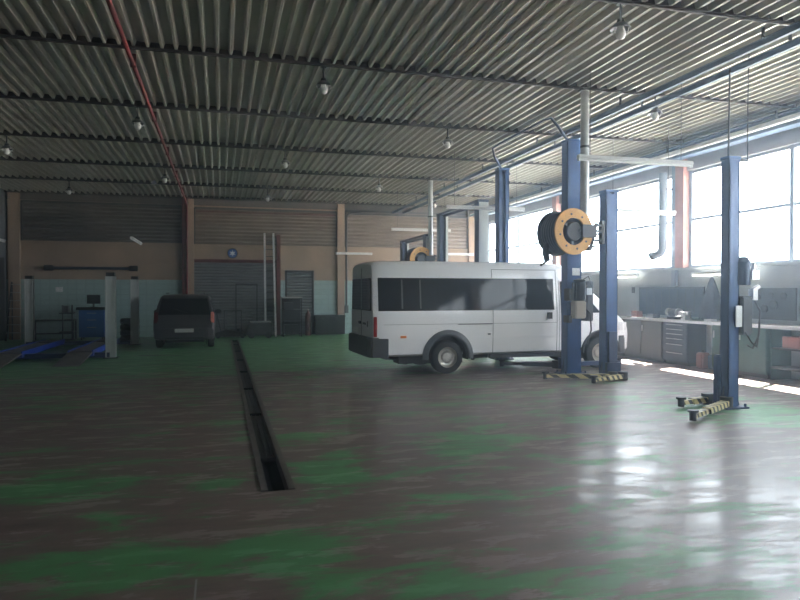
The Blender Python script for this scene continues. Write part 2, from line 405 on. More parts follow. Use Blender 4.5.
for k, (a, b_) in enumerate(zip(PIL, PIL[1:] + [PIL[-1]+6.2])):
    y0, y1 = max(YF, a+.15), min(YB-.05, b_-.15)
    if y1-y0 < .6: continue
    f = MB(); xa, xb = XR+.06, XR+.14
    for q in (y0+.04, (y0+y1)/2, y1-.05): f.bb(xa, xb, q-.045, q+.045, SIL, TOP)
    for z in (SIL+.03, MID, TOP-.04): f.bb(xa+.005, xb-.005, y0, y1, z-.028, z+.028)
    fo = struct(f.build('window_%d' % (k+1), 'frame'))
    for (p, q) in ((y0+.06, (y0+y1)/2-.03), ((y0+y1)/2+.03, y1-.06)):
        for (z0, z1) in ((SIL+.05, MID-.02), (MID+.02, TOP-.06)):
            MB().bb(xa+.036, xa+.042, p, q, z0, z1).build('window_pane', 'glass', fo)
# long I-beam and white pipe under the eaves
mb = MB(); mb.bb(10.42, 10.68, YF, YB, 5.14, 5.165); mb.bb(10.42, 10.68, YF, YB, 4.86, 4.885); mb.bb(10.535, 10.565, YF, YB, 4.86, 5.165)
struct(mb.build('beam_11', 'beam'))
t = thing('service_pipe', 'long pale pipe running under the roof along the window wall', 'pipe', (10.28, 0, 4.95))
MB().cyl((0, YF+.1, 0), (0, YB-.05, 0), .055).build('pipe_run', 'galv', t, smooth=40)
for y in (4.0, 7.15, 10.35, 13.55, 16.75, 19.95, 23.1): MB().bb(-.015, .015, y-.015, y+.015, .05, .22).build('hanger', 'dark', t)

# ------------------------------------------------------------------ ceiling services
t = thing('red_pipe', 'red pipe running along the roof and down the rust column', 'pipe', (-1.22, 5, 5.02))
pts = [(0, -4, 0), (-.0, 21.0, 0)] + [(0, 21.0+.2*math.sin(a), -.2+.2*math.cos(a)) for a in [PI/8*k for k in range(1, 5)]] + [(0, 21.2, -3.4)]
MB().tube(pts, .032).build('pipe_run', 'red', t, smooth=50)
for y in (7.15, 10.35, 13.55, 16.75, 19.95, 23.1): MB().bb(-.04, .04, y-5-.02, y-5+.02, -.04, .15).build('pipe_clip', 'rust', t)
t2 = thing('wall_pipe', 'thin dark pipe down the pale pilaster right of the small shutter', 'pipe', (4.92, YB-.12, 0))
MB().tube([(0, 0, 1.1), (0, 0, 4.7), (.05, -.0, 4.82), (.18, 0, 4.9), (.6, 0, 4.9)], .04).build('pipe_run', 'dark', t2, smooth=50)
MB().bb(-.07, .07, -.06, .1, .85, 1.15).build('junction_box', 'dark', t2)

for X, lab in ((6.88, 'blue ceiling rail closer to the van, running along the roof'), (7.32, 'blue ceiling rail closer to the windows, running along the roof')):
    t = thing('ceiling_rail', lab, 'rail', (X, 0, 4.97), group='twin ceiling rails')
    mb = MB(); mb.bb(-.03, .03, YF+.3, YB-.1, -.04, .04); mb.bb(-.045, .045, YF+.3, YB-.1, .035, .045)
    mb.build('rail', 'beam', t)
    for y in (.8, 4.0, 7.15, 10.35, 13.55, 16.75, 19.95, 23.1):
        MB().bb(-.015, .015, y-.015, y+.015, .04, .2).build('hanger', 'dark', t)

# bulb lamps on the purlins, one every second bay
def make_lamp():
    t = thing('hanging_lamp', '', 'lamp', (0, 0, 0), group='bulb lamps hanging from the roof')
    mb = MB(); mb.cyl((0, 0, .082), (0, 0, -.13), .014); mb.bb(-.04, .04, -.04, .04, .07, .082); mb.build('stem', 'dark', t)
    MB().lathe([(.0, -.11), (.035, -.11), (.045, -.16), (.05, -.19), (.0, -.19)], seg=18).build('lamp_holder', 'dark', t, smooth=40)
    MB().lathe([(.045, -.155), (.075, -.175), (.112, -.235), (.105, -.235), (.068, -.18), (.04, -.165)], seg=22).build('lamp_shade', 'shade', t, smooth=40)
    MB().lathe([(0, -.185), (.03, -.19), (.036, -.22), (.052, -.27), (.053, -.31), (.038, -.345), (0, -.36)], seg=18).build('bulb', 'bulb', t, smooth=60)
    mb = MB()
    for k in range(6):
        a = k*PI/3; mb.tube([(.095*math.cos(a), .095*math.sin(a), -.232), (.085*math.cos(a), .085*math.sin(a), -.28), (.03*math.cos(a), .03*math.sin(a), -.29)], .004, 5)
    mb.build('guard_wire', 'alu', t)
    for c_ in t.children: c_.scale = (1.15, 1.15, 1)
    return t
lamp = make_lamp()
LAMPS = [((4.75, 7.15), 'largest bulb lamp, hanging at the top edge right of centre'),
 ((1.57, 10.35), 'bulb lamp hanging from the roof in the upper middle, left of the van'),
 ((7.6, 10.35), 'bulb lamp below the blue ceiling rails, right of the tall front lift post'),
 ((-1.52, 13.55), 'larger bulb lamp just left of the red roof pipe, in the second bay'),
 ((4.75, 13.55), 'bulb lamp hanging above the middle of the white van'),
 ((-4.65, 16.75), 'bulb lamp at the left edge of the picture, high under the roof'),
 ((1.57, 16.75), 'bulb lamp in the third bay, above the central big shutter door'),
 ((7.6, 16.75), 'bulb lamp beside the blue post behind the van, under the rails'),
 ((-1.52, 19.95), 'small bulb lamp just left of the red roof pipe, far back'),
 ((4.75, 19.95), 'small bulb lamp above the rear roof of the van, far back'),
 ((-4.65, 23.1), 'small far bulb lamp in front of the left dark cladding panel'),
 ((1.57, 23.1), 'small far bulb lamp in front of the middle cladding panel'),
 ((7.6, 23.1), 'small far bulb lamp in front of the right cladding panel')]
for i, ((x, y), lab) in enumerate(LAMPS):
    o = lamp if i == 0 else dup(lamp, (0, 0, 0))
    o.location = (x, y, ZC-.112-.01); o['label'] = lab

# long fluorescent fixtures
def make_tube(n, lit=False, L=2.15, wires=True, zt=5.17):
    t = thing('tube_light', '', 'light', group='long fluorescent fixtures')
    mb = MB(); mb.prism([(-.05, 0), (.05, 0), (.035, .055), (-.035, .055)], 'X', -L/2, L/2); mb.build('housing', 'tube', t)
    MB().cyl((-L/2+.03, 0, -.022), (L/2-.03, 0, -.022), .02, seg=12).build('tube', 'tubelit' if lit else 'white', t, smooth=40)
    for s in (-1, 1):
        MB().bb(s*(L/2), s*(L/2-.03), -.025, .025, -.045, .004).build('end_cap', 'white', t)
        if wires: MB().cyl((s*L*.4, 0, .055), (s*L*.4, 0, zt), .005, seg=6).build('hanging_wire', 'dark', t)
    return t
def set_label(o, l, loc, rz=0): o['label'] = l; o.location = loc; o.rotation_euler = (0, 0, rz); return o
zt = ZC-3.85
tl = set_label(make_tube(1, zt=zt), 'nearest long white tube light, hanging beside the front lift post', (6.62, 9.5, 3.85))
dup(tl, (6.6, 15.85, 3.85), label='white tube light hanging above the van beside the post behind it')
dup(tl, (6.75, 22.0, 3.85), label='white tube light hanging above the van farthest back, in front of the far reel')
t = set_label(make_tube(2, True, 1.7, zt=ZC-3.4), 'bright tube light hanging in front of the windows and the salmon column', (8.65, 12.25, 3.4))
tl2 = set_label(make_tube(3, zt=ZC-3.4, L=2.6), 'tube light end-on above the right post of the ramp lift', (-2.72, 23.7, 3.4), PI/2)
dup(tl2, (-7.0, 23.6, 3.4), PI/2, 'tube light at the far left beside the left wall')
tw = set_label(make_tube(4, False, 1.5, False), 'wall tube light right of the small shutter door', (5.2, YB-.3, 3.24))
MB().bb(-.6, -.55, -.02, .3, 0, .03).build('bracket', 'dark', tw); MB().bb(.55, .6, -.02, .3, 0, .03).build('bracket', 'dark', tw)
dup(tw, (9.6, YB-.3, 3.28), label='wall tube light under the right cladding panel')
tr = set_label(make_tube(5, True, 1.9, False), 'lit tube light on the window wall beyond the van bonnet', (10.6, 16.1, 2.12), PI/2)
MB().bb(-.6, -.55, -.2, .02, .02, .05).build('bracket', 'dark', tr); MB().bb(.55, .6, -.2, .02, .02, .05).build('bracket', 'dark', tr)
dup(tr, (10.6, 12.1, 2.10), PI/2, 'lit tube light on the window wall just left of the nearest lift post')

# ------------------------------------------------------------------ exhaust reels hanging from ducts
def make_reel():
    t = thing('hose_reel', '', 'hose reel', group='exhaust hose reels')
    def ring(y0, y1, ri, ro, n=36):
        mb = MB(); mb.lathe([(ri, y0), (ro, y0), (ro, y1), (ri, y1), (ri, y0)], ax='Y', seg=n); return mb
    ring(-.0, .03, .235, .40).build('front_flange', 'yellow', t, smooth=40)
    ring(-.50, -.47, .06, .40).build('rear_flange', 'black', t, smooth=40)
    mb = MB(); mb.lathe([(.0, -.03), (.17, -.03)] + [(.17, -.03)], ax='Y')
    mb.lathe([(.22, -.001), (.22, -.47)], ax='Y', seg=30); mb.build('drum', 'black', t, smooth=40)
    mb = MB()                                              # wound hose
    for k in range(6):
        mb.lathe([(.31 + .055*math.cos(a), -.07-.068*k + .055*math.sin(a)) for a in [2*PI*q/10 for q in range(11)]], ax='Y', seg=30)
    mb.build('wound_hose', 'black', t, smooth=60)
    mb = MB(); mb.lathe([(0, .05), (.15, .05), (.17, .02), (.17, -.2), (.0, -.2)], ax='Y', seg=20); mb.build('hub', 'black', t, smooth=40)
    for k in range(3): a = k*2*PI/3+.4; MB().bar((.16*math.cos(a), .0, .16*math.sin(a)), (.25*math.cos(a), .0, .25*math.sin(a)), .03, .05).build('spoke', 'dark', t)
    mb = MB()
    for k in range(8): a = k*PI/4+.2; mb.cyl((.3*math.cos(a), -.04, .3*math.sin(a)), (.3*math.cos(a), -.02, .3*math.sin(a)), .018, seg=8)
    mb.lathe([(.235, -.034), (.25, -.034), (.25, -.026)], ax='Y', seg=30)
    mb.build('bolts', 'dark', t)
    mb = MB(); mb.bar((.08, -.06, .02), (.62, -.06, .02), .04, .04); mb.bar((.12, .1, -.3), (.62, .1, -.22), .03, .03); mb.bar((.45, -.06, .16), (.45, .1, -.3), .04, .04); mb.bb(.3, .36, -.05, .62, -.32, -.26); mb.bb(.56, .62, -.08, .02, -.2, .2); mb.bb(.42, .60, -.07, -.03, .1, .14); mb.bb(.42, .60, -.07, -.03, -.16, -.12); mb.bb(.12, .42, -.11, -.05, -.10, .12)
    mb.build('bracket', 'black', t)
    mb = MB(); mb.tube([(-.3, .35, -.2), (-.36, .3, -.35), (-.35, .25, -.5)], .055); mb.cyl((-.35, .25, -.5), (-.52, .2, -.58), .02); mb.build('nozzle', 'black', t, smooth=50)
    return t
reel = make_reel()
reel['label'] = 'big black hose reel with yellow flange hanging in front of the lift post'; reel.location = (5.86, 10.2, 2.74)
reel.rotation_euler = (0, 0, R(8))
dup(reel, (6.1, 19.9, 2.72), label='yellow-flanged hose reel just showing above the van roof, far back')
def duct(x, y, z0, lab):
    t = thing('extraction_duct', lab, 'duct', (x, y, z0), group='vertical extraction ducts')
    MB().cyl((0, 0, 0), (0, 0, ZC-.04-z0), .075, seg=20).build('duct_pipe', 'galv', t, smooth=40)
    mb = MB(); mb.cyl((0, 0, 1.2), (0, 0, 1.24), .082, seg=20); mb.build('clamp', 'dark', t)
    MB().bb(-.09, .09, -.09, .09, ZC-.06-z0, ZC-.04-z0).build('mount_plate', 'dark', t)
duct(6.17, 10.35, 3.02, 'grey vertical duct from the roof down to the near hose reel')
duct(6.42, 19.95, 2.86, 'pale vertical duct from the roof down to the far hose reel')
# bent duct on the window wall
t = thing('flue_duct', 'grey bent duct in front of the window beside the salmon column', 'duct', (10.45, 13.92, 2.6))
MB().tube([(0, 0, 2.0), (0, 0, .25)] + [(-.0, .22*(1-math.cos(a)), .25-.22*math.sin(a)) for a in [PI/10*k for k in range(1, 6)]] + [(0, .34, .03)], .1, 16).build('duct_pipe', 'fluegrey', t, smooth=50)
MB().cyl((0, .32, .03), (0, .40, .0), .115, seg=16).build('duct_mouth', 'dark', t, smooth=40)
MB().bb(-.02, .35, -.02, .02, 1.6, 1.64).build('bracket', 'dark', t)

# ------------------------------------------------------------------ two-post lifts
def post_mesh(w, d, h, face):
    """channel post, opening towards +Y if face > 0"""
    mb = MB(); s = face
    mb.bb(-w/2, w/2, -s*d/2, -s*(d/2-.03), 0, h)
    mb.bb(-w/2, -w/2+.03, -s*d/2, s*d/2, 0, h); mb.bb(w/2-.03, w/2, -s*d/2, s*d/2, 0, h)
    mb.bb(-w/2, -w/2+.09, s*(d/2-.03), s*d/2, 0, h); mb.bb(w/2-.09, w/2, s*(d/2-.03), s*d/2, 0, h)
    mb.bb(-w/2-.01, w/2+.01, -d/2-.01, d/2+.01, h-.03, h+.02)
    return mb
def add_post(t, x, y, w, d, h, face, m='blue', carz=.35):
    p = post_mesh(w, d, h, face).build('post', m, t, bevel=.004, loc=(x, y, .02))
    mb = MB(); mb.bb(-w/2-.1, w/2+.1, -d/2-.1, d/2+.1, -.02, .005)
    for sx in (-1, 1):
        for sy in (-1, 1): mb.cyl((sx*(w/2+.06), sy*(d/2+.06), 0), (sx*(w/2+.06), sy*(d/2+.06), .05), .018, seg=8)
    mb.prism([(-w/2-.08, 0), (-w/2, 0), (-w/2, .3)], 'Y', -.01, .01); mb.prism([(w/2+.08, 0), (w/2, 0), (w/2, .3)], 'Y', -.01, .01)
    mb.build('base_plate', 'navy', p)
    mb = MB(); mb.bb(-w/2+.04, w/2-.04, face*(d/2-.08), face*(d/2+.06), carz-.28, carz+.55); mb.bb(-w/2-.02, w/2+.02, face*(d/2+.02), face*(d/2+.09), carz-.28, carz-.05)
    mb.build('carriage', 'navy', p)
    return p
def arm(t, p, q, m='stripe', z=.08):
    p, q = Vector(p), Vector(q); d = (q-p).normalized()
    mid = p + (q-p)*.62
    mb = MB(); mb.bar((p.x, p.y, z), (mid.x, mid.y, z), .12, .085)
    a = mb.build('arm', m, t, bevel=.006)
    mb = MB(); mb.bar((mid.x-d.x*.1, mid.y-d.y*.1, z), (q.x, q.y, z), .085, .06); mb.build('arm_extension', m, a)
    mb = MB(); mb.cyl((q.x, q.y, z-.06), (q.x, q.y, z+.05), .045); mb.cyl((q.x, q.y, z+.05), (q.x, q.y, z+.08), .07, seg=20); mb.build('arm_pad', 'black', a, smooth=40)
    mb = MB(); mb.cyl((p.x, p.y, z-.07), (p.x, p.y, z+.09), .09, seg=20); mb.build('arm_pivot', 'dark', a, smooth=40)
    return a

# lift holding the van's bay
A = thing('two_post_lift', 'tall blue two-post lift standing either side of the white van', 'car lift', (7.0, 13.85, 0))
pA = add_post(A, .03, -1.55, .33, .24, 4.80, 1)
pB = add_post(A, -.12, 1.62, .28, .24, 4.78, -1)
arm(A, (.05, -1.25, 0), (1.5, -1.05, 0), 'navy', .16); arm(A, (-.15, -1.25, 0), (-1.15, -.7, 0), 'dark', .16)
arm(A, (-.2, 1.3, 0), (-1.25, .75, 0), 'dark', .16); arm(A, (-.1, 1.3, 0), (1.2, .8, 0), 'dark', .16)
mb = MB(); mb.tube([(-.2, 1.5, 4.8), (-.45, 1.35, 5.05), (-.6, 1.1, 5.2), (-.62, .6, 5.21), (-.62, -1.6, 5.21), (-.6, -1.85, 5.18), (-.45, -1.85, 5.02), (-.1, -1.6, 4.82)], .028); mb.build('overhead_conduit', 'navy', A, smooth=50)
# hydraulic unit on its near post
mb = MB(); mb.bb(-.10, .14, -.36, -.14, 1.14, 1.50); mb.build('oil_tank', 'beigebox', pA, bevel=.02)
mb = MB(); mb.cyl((.02, -.28, 1.5), (.02, -.28, 1.88), .13, seg=20); mb.lathe([(.0, 1.88), (.10, 1.89), (.13, 1.92), (.0, 1.96)], o=(.02, -.28, 0), seg=20)
for k in range(10): a = k*PI/5; mb.bar((.02+.13*math.cos(a), -.28+.13*math.sin(a), 1.53), (.02+.13*math.cos(a), -.28+.13*math.sin(a), 1.86), .012, .03)
mb.build('pump_motor', 'black', pA, smooth=40)
mb = MB(); mb.bb(-.06, .1, -.30, -.16, 1.38, 1.50); mb.bb(.16, .30, -.3, -.16, 1.62, 1.76); mb.cyl((.2, -.2, 1.8), (.32, -.2, 1.86), .05); mb.build('valve_block', 'alu', pA, smooth=40)
MB().bb(-.07, .10, -.165, -.15, 2.02, 2.17).build('notice_plate', 'white', pA)
MB().bb(-.2, -.1, -.3, -.05, 1.5, 1.75).build('control_box', 'black', pA, bevel=.01); MB().bb(-.19, -.12, -.25, 0, 1.05, 1.2).build('limit_switch', 'black', pA, bevel=.01)
MB().bb(.2, .36, -.26, -.02, 1.08, 1.9).build('switch_box', 'dark', pA, bevel=.015)
mb = MB(); mb.tube([(.12, -.25, 1.4), (.26, -.3, 1.25), (.3, -.28, .9), (.24, -.22, .62), (.1, -.18, .5)], .015); mb.tube([(.05, -.28, 1.9), (.22, -.3, 2.0), (.34, -.25, 1.75), (.28, -.2, 1.3)], .012); mb.build('hydraulic_hose', 'black', pA, smooth=60)

# lift in the empty bay beside the windows
Bq = thing('two_post_lift', 'shorter blue two-post lift with striped arms, empty, nearest the windows', 'car lift', (7.35, 9.8, 0))
pC = add_post(Bq, .05, 1.72, .26, .24, 3.66, -1)
pD = add_post(Bq, -.12, -1.70, .19, .16, 3.64, 1)
MB().bb(-.06, .06, -.118, -.10, .05, 3.6).build('channel_cover', 'blue', pC)
arm(Bq, (-.08, 1.35, 0), (-1.3, 1.75, 0)); arm(Bq, (.12, 1.32, 0), (-.72, .98, 0))
arm(Bq, (-.24, -1.78, 0), (-1.4, -2.5, 0)); arm(Bq, (-.26, -1.42, 0), (-.84, -1.56, 0))
mb = MB(); mb.bb(-.15, .13, .05, .17, 0, .75); mb.build('post_foot', 'blue', pD, bevel=.02)
mb = MB(); mb.cyl((.17, -.06, 1.78), (.17, -.06, 2.12), .105, seg=20); mb.lathe([(0, 2.2), (.07, 2.19), (.105, 2.12)], o=(.17, -.06, 0), seg=20); mb.build('pump_motor', 'navy', pD, smooth=40)
mb = MB(); mb.bb(.09, .28, -.15, .06, 1.05, 1.62); mb.build('oil_tank', 'dark', pD, bevel=.02)
mb = MB(); mb.bb(.27, .40, -.14, -.02, 1.86, 2.0); mb.cyl((.34, -.08, 1.98), (.34, -.08, 2.1), .03); mb.cyl((.3, -.1, 1.7), (.42, -.1, 1.76), .035); mb.bb(.27, .35, -.16, -.06, 1.56, 1.72); mb.build('valve_block', 'alu', pD, smooth=40)
MB().bb(-.01, .10, -.135, -.112, 1.17, 1.48).build('control_panel', 'white', pD, bevel=.005)
mb = MB(); mb.tube([(.3, -.12, 1.6), (.4, -.15, 1.4), (.38, -.15, 1.05), (.3, -.12, .85), (.22, -.1, .9)], .014); mb.tube([(.12, -.17, 1.1), (.2, -.2, .95), (.3, -.2, .88), (.36, -.17, 1.1)], .012); mb.build('hydraulic_hose', 'black', pD, smooth=60)
mb = MB(); mb.tube([(-.04, 0, 3.64), (-.04, -.02, 4.95)], .014); mb.tube([(.28, -.02, 3.62), (.28, -.02, 4.4), (.29, -.03, 5.27)], .009); mb.bb(.0, .29, -.03, -.01, 3.60, 3.63); mb.build('supply_cable', 'dark', pD)

# lifts behind the van
def far_lift(lab, x, y0, y1, h, w):
    t = thing('two_post_lift', lab, 'car lift', (x, (y0+y1)/2, 0)); hy = (y1-y0)/2
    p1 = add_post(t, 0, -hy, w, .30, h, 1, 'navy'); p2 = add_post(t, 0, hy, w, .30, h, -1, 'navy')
    MB().bb(-w/2+.01, w/2-.005, -.165, -.151, .3, h-.05).build('lit_face_plate', 'postgrey', p1)  # added pale plate, bright lit post face put into its colour
    MB().bb(w/2-.08, w/2-.005, -.165, -.151, .3, h-.05).build('lit_face_plate', 'postgrey', p2)  # narrower pale strip for the lit edge of the far post
    mb = MB(); mb.bar((-w*.35, -hy, h+.02), (-w*.35, hy, h+.02), .05, .07); mb.bar((w*.2, -hy, h-.03), (w*.2, hy, h-.03), .05, .07); mb.build('overhead_beam', 'navy', t)
    arm(t, (-.1, -hy+.3, 0), (-.9, -hy+.8, 0), 'dark'); arm(t, (-.1, hy-.3, 0), (-.9, hy-.8, 0), 'dark')
    return t
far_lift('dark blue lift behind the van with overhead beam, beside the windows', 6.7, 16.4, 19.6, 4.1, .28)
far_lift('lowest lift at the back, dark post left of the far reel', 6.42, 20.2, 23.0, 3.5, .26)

# ------------------------------------------------------------------ vehicles
def interp(T, x):
    for (a, b) in zip(T, T[1:]):
        if x <= b[0]:
            f = (x-a[0])/(b[0]-a[0]) if b[0] > a[0] else 0
            return [p+(q-p)*f for p, q in zip(a[1:], b[1:])]
    return list(T[-1][1:])
def hull(T, hw, n_sub, corner):
    """rings of a car body: T rows are x, bottom z, top z, width factor"""
    xs = []
    for a, b in zip(T, T[1:]):
        k = max(1, int(round((b[0]-a[0])/n_sub)))
        xs += [a[0] + (b[0]-a[0])*i/k for i in range(k)]
    xs.append(T[-1][0]); out = []
    for x in xs:
        zb, zt, wf = interp(T, x); H = zt-zb; r = min(corner, H*.4); side = []
        side.append((.9*hw(zb)*wf, zb)); side.append((hw(zb+.05)*wf, zb+.05*min(1, H)))
        for f in (.15, .3, .45, .6, .75, .9): z = zb+.05+(H-r-.05)*f; side.append((hw(z)*wf, z))
        for a in (0, 25, 50, 70):
            z = zt-r+r*.85*math.sin(R(a)); wv = hw(min(z, zt-r))*wf
            side.append((wv-r*(1-math.cos(R(a)))*1.05, z))
        c = side[-1][0]; side.append((c*.6, zt-.01)); side.append((0, zt))
        ring = [(x, -y, z) for y, z in side] + [(x, y, z) for y, z in side[-2::-1]]
        out.append(ring)
    return out
def boolean_cut(o, cyls):
    mb = MB()
    for p, q, r in cyls: mb.cyl(p, q, r, seg=40)
    c = mb.build('cutter', 'black', o)
    md = o.modifiers.new('cut', 'BOOLEAN'); md.object = c; md.operation = 'DIFFERENCE'; md.solver = 'EXACT'
    bpy.context.view_layer.update()
    dg = bpy.context.evaluated_depsgraph_get()
    me = bpy.data.meshes.new_from_object(o.evaluated_get(dg))
    o.modifiers.clear(); o.data = me
    bpy.data.objects.remove(c)
def wheel(t, x, y, r, w, s, nspk=5, rim='rim'):
    """s = -1 or 1: outer face direction"""
    mb = MB(); mb.lathe([(r*.62, -w*.5), (r*.86, -w*.5), (r*.96, -w*.42), (r, -w*.25), (r, w*.25), (r*.96, w*.42), (r*.86, w*.5), (r*.62, w*.5), (r*.62, -w*.5)], ax='Y', seg=36)
    o = mb.build('wheel', 'tyre', t, smooth=40, loc=(x, y, r))
    mb = MB(); f = -s
    mb.lathe([(0, f*w*.30), (.1*r, f*w*.32), (.28*r, f*w*.30), (.36*r, f*w*.18), (.5*r, f*w*.22), (.58*r, f*w*.42), (.64*r, f*w*.46), (.63*r, f*-w*.1)], ax='Y', seg=36)
    for k in range(nspk): a = 2*PI*k/nspk; mb.cyl((.43*r*math.cos(a), s*w*.17, .43*r*math.sin(a)), (.43*r*math.cos(a), s*w*.25, .43*r*math.sin(a)), r*.06, seg=10)
    h = mb.build('hubcap', rim, o, smooth=40)
    return o
def side_panel(hw, wfx, pts, s, off, thick):
    """closed slab following the body side; pts = (x, z) outline with the same count on top and bottom rows"""
    mb = MB(); bot, top = pts; n = 6
    def P(x, z, o): return (x, s*(hw(z)*wfx(x)+o), z)
    F, Bk = [], []
    for j in range(n+1):
        f = j/n; row = [(a[0]+(b[0]-a[0])*f, a[1]+(b[1]-a[1])*f) for a, b in zip(bot, top)]
        F.append([mb.bm.verts.new(P(x, z, off)) for x, z in row]); Bk.append([mb.bm.verts.new(P(x, z, off-thick)) for x, z in row])
    m = len(bot)
    for j in range(n):
        for i in range(m-1):
            mb.bm.faces.new((F[j][i], F[j][i+1], F[j+1][i+1], F[j+1][i])); mb.bm.faces.new((Bk[j][i], Bk[j+1][i], Bk[j+1][i+1], Bk[j][i+1]))
    for i in range(m-1):
        mb.bm.faces.new((F[0][i], Bk[0][i], Bk[0][i+1], F[0][i+1])); mb.bm.faces.new((F[n][i], F[n][i+1], Bk[n][i+1], Bk[n][i]))
    for j in range(n):
        mb.bm.faces.new((F[j][0], F[j+1][0], Bk[j+1][0], Bk[j][0])); mb.bm.faces.new((F[j][m-1], Bk[j][m-1], Bk[j+1][m-1], F[j+1][m-1]))
    return mb

def van():
    t = thing('minibus', 'white high-roof minibus parked sideways in the lift bay, bonnet open', 'van', (2.90, 13.80, 0), R(1.8))
    def hw(z):
        if z < 1.3: return .955 + .025*min(1, max(0, (z-.4)/.4))
        return .98 - .10*((z-1.3)/.9)
    T = [(0, .42, 2.28, .965), (.05, .40, 2.33, .99), (.15, .38, 2.345, 1), (.8, .38, 2.36, 1), (3.6, .38, 2.36, 1), (4.15, .38, 2.34, 1), (4.4, .38, 2.28, 1),
         (4.75, .38, 2.02, .995), (5.1, .38, 1.72, .99), (5.40, .38, 1.46, .985), (5.68, .36, 1.27, .965), (5.87, .36, 1.12, .93), (6.0, .38, 1.0, .87), (6.08, .42, .86, .78), (6.11, .46, .76, .7)]
    def wfx(x): return interp(T, x)[2]
    body = MB().rings(hull(T, hw, .3, .14)).build('body', 'van', t, smooth=38)
    RW, FW = 1.60, 5.24
    boolean_cut(body, [((x, s*1.2, .36), (x, s*.66, .36), .455) for x in (RW, FW) for s in (-1, 1)])
    for p in body.data.polygons: p.use_smooth = True
    body.data.set_sharp_from_angle(angle=R(38))
    # arches and wells
    for x, ro, ri, nm in ((RW, .56, .44, 'vangrey'), (FW, .50, .45, 'vandark')):
        for s in (-1, 1):
            mb = MB(); rr = []
            for k in range(25):
                a = PI*k/24 if ro < .55 else PI*(-.03+1.06*k/24)
                c_, sn = math.cos(a), math.sin(a); yb = s*hw(.8)*wfx(x)
                rr.append([(x+ri*c_, yb-s*.12, .36+ri*sn), (x+ri*c_, yb+s*.03, .36+ri*sn), (x+(ri+.03)*c_, yb+s*.04, .36+(ri+.03)*sn), (x+ro*c_, yb+s*.004, .36+ro*sn), (x+ro*c_, yb-s*.02, .36+ro*sn)])
            mb.rings(rr); mb.build('wheel_arch', nm, t, smooth=40)
            mb = MB(); mb.lathe([(0, 0), (.452, 0), (.452, -.26*1)], o=(x, s*.67, .36), ax='Y', seg=36)
            rr = [[(x+.452*math.cos(a), s*.66, .36+.452*math.sin(a)), (x+.452*math.cos(a), s*(hw(.8)*wfx(x)-.02), .36+.452*math.sin(a))] for a in [PI*(-.05+1.1*k/20) for k in range(21)]]
            m2 = MB(); m2.rings(rr, caps=False, closed=False); mb.bm.free(); m2.bb(x-.44, x+.44, s*.66, s*.665, .2, .8); m2.build('wheel_well', 'black', t)
    for s in (-1, 1):
        wheel(t, RW, s*.83, .345, .24, s); wheel(t, FW, s*.83, .345, .24, s)
    # side glass
    Xs = lambda X: X-2.93
    for s in (-1, 1):
        def pane(nm, x0, x1, z0, z1, x2=None, x3=None):
            x2 = x0 if x2 is None else x2; x3 = x1 if x3 is None else x3
            n = 4
            bot = [(x0+(x1-x0)*i/n, z0) for i in range(n+1)]; top = [(x2+(x3-x2)*i/n, z1) for i in range(n+1)]
            return side_panel(hw, wfx, (bot, top), s, .010, .03).build(nm, 'vanglass', t)
        nb = 12; side_panel(hw, wfx, ([(Xs(3.04)+(6.995-3.04)*i/nb, 1.315) for i in range(nb+1)], [(Xs(3.04)+(6.995-3.04)*i/nb, 1.985) for i in range(nb+1)]), s, .004, .02).build('window_band', 'vanglass', t)
        w1 = pane('side_window', Xs(3.06), Xs(4.53), 1.33, 1.97)
        for X in (3.54, 3.93):
            side_panel(hw, wfx, ([(Xs(X)-.014, 1.36), (Xs(X)+.014, 1.36)], [(Xs(X)-.014, 1.95), (Xs(X)+.014, 1.95)]), s, .017, .012).build('slider_frame', 'vangrey', w1)
        pane('side_window', Xs(4.555), Xs(5.74), 1.33, 1.97); pane('side_window', Xs(5.76), Xs(6.42), 1.33, 1.97); pane('side_window', Xs(6.44), Xs(6.99), 1.33, 1.97)
        pane('cab_window', Xs(7.16), Xs(8.15), 1.24, 1.93, Xs(7.16), Xs(7.50))
        # sliding door outline, its runner, handles
        def strip(nm, m, x0, x1, z0, z1, off=.004, th=.02, par=None):
            n = max(1, int((x1-x0)/.3)); bot = [(x0+(x1-x0)*i/n, z0) for i in range(n+1)]; top = [(a, z1) for a, _ in bot]
            return side_panel(hw, wfx, (bot, top), s, off, th).build(nm, m, par or t)
        for X in (5.54, 7.06): strip('door_seam', 'seam', Xs(X)-.006, Xs(X)+.006, .42, 2.18)
        strip('door_seam', 'seam', Xs(5.54), Xs(7.06), 2.17, 2.18)
        strip('door_seam', 'seam', Xs(7.12), Xs(7.13), .42, 1.95)
        strip('door_runner', 'vangrey', Xs(4.75), Xs(5.52), 1.02, 1.035, .008)
        strip('side_moulding', 'van', Xs(3.3), Xs(4.0), .735, .755, .010)
        strip('side_moulding', 'van', Xs(5.15), Xs(7.05), .735, .755, .010)
        strip('side_crease', 'seam', Xs(3.15), Xs(7.05), 1.035, 1.042, .003)
        strip('door_handle', 'black', Xs(6.82), Xs(6.93), 1.12, 1.26, .03, .05)
        strip('door_handle', 'black', Xs(7.2), Xs(7.34), 1.10, 1.15, .03, .05)
        strip('side_marker', 'orange', Xs(3.50), Xs(3.62), .765, .81, .014)
        strip('fuel_cap', 'vandark', Xs(5.42), Xs(5.48), .80, .83, .012)
        mb = MB(); mb.bb(Xs(7.62), Xs(7.76), s*1.0, s*1.22, 1.32, 1.58); mb.bb(Xs(7.64), Xs(7.72), s*.92, s*1.04, 1.36, 1.42); mb.build('door_mirror', 'black', t, bevel=.02)
        strip('tail_light', 'redlens', .015, .075, .80, 1.20, .014, .05)
        strip('headlight', 'clear', 5.72, 5.96, .84, 1.02, .012, .05)
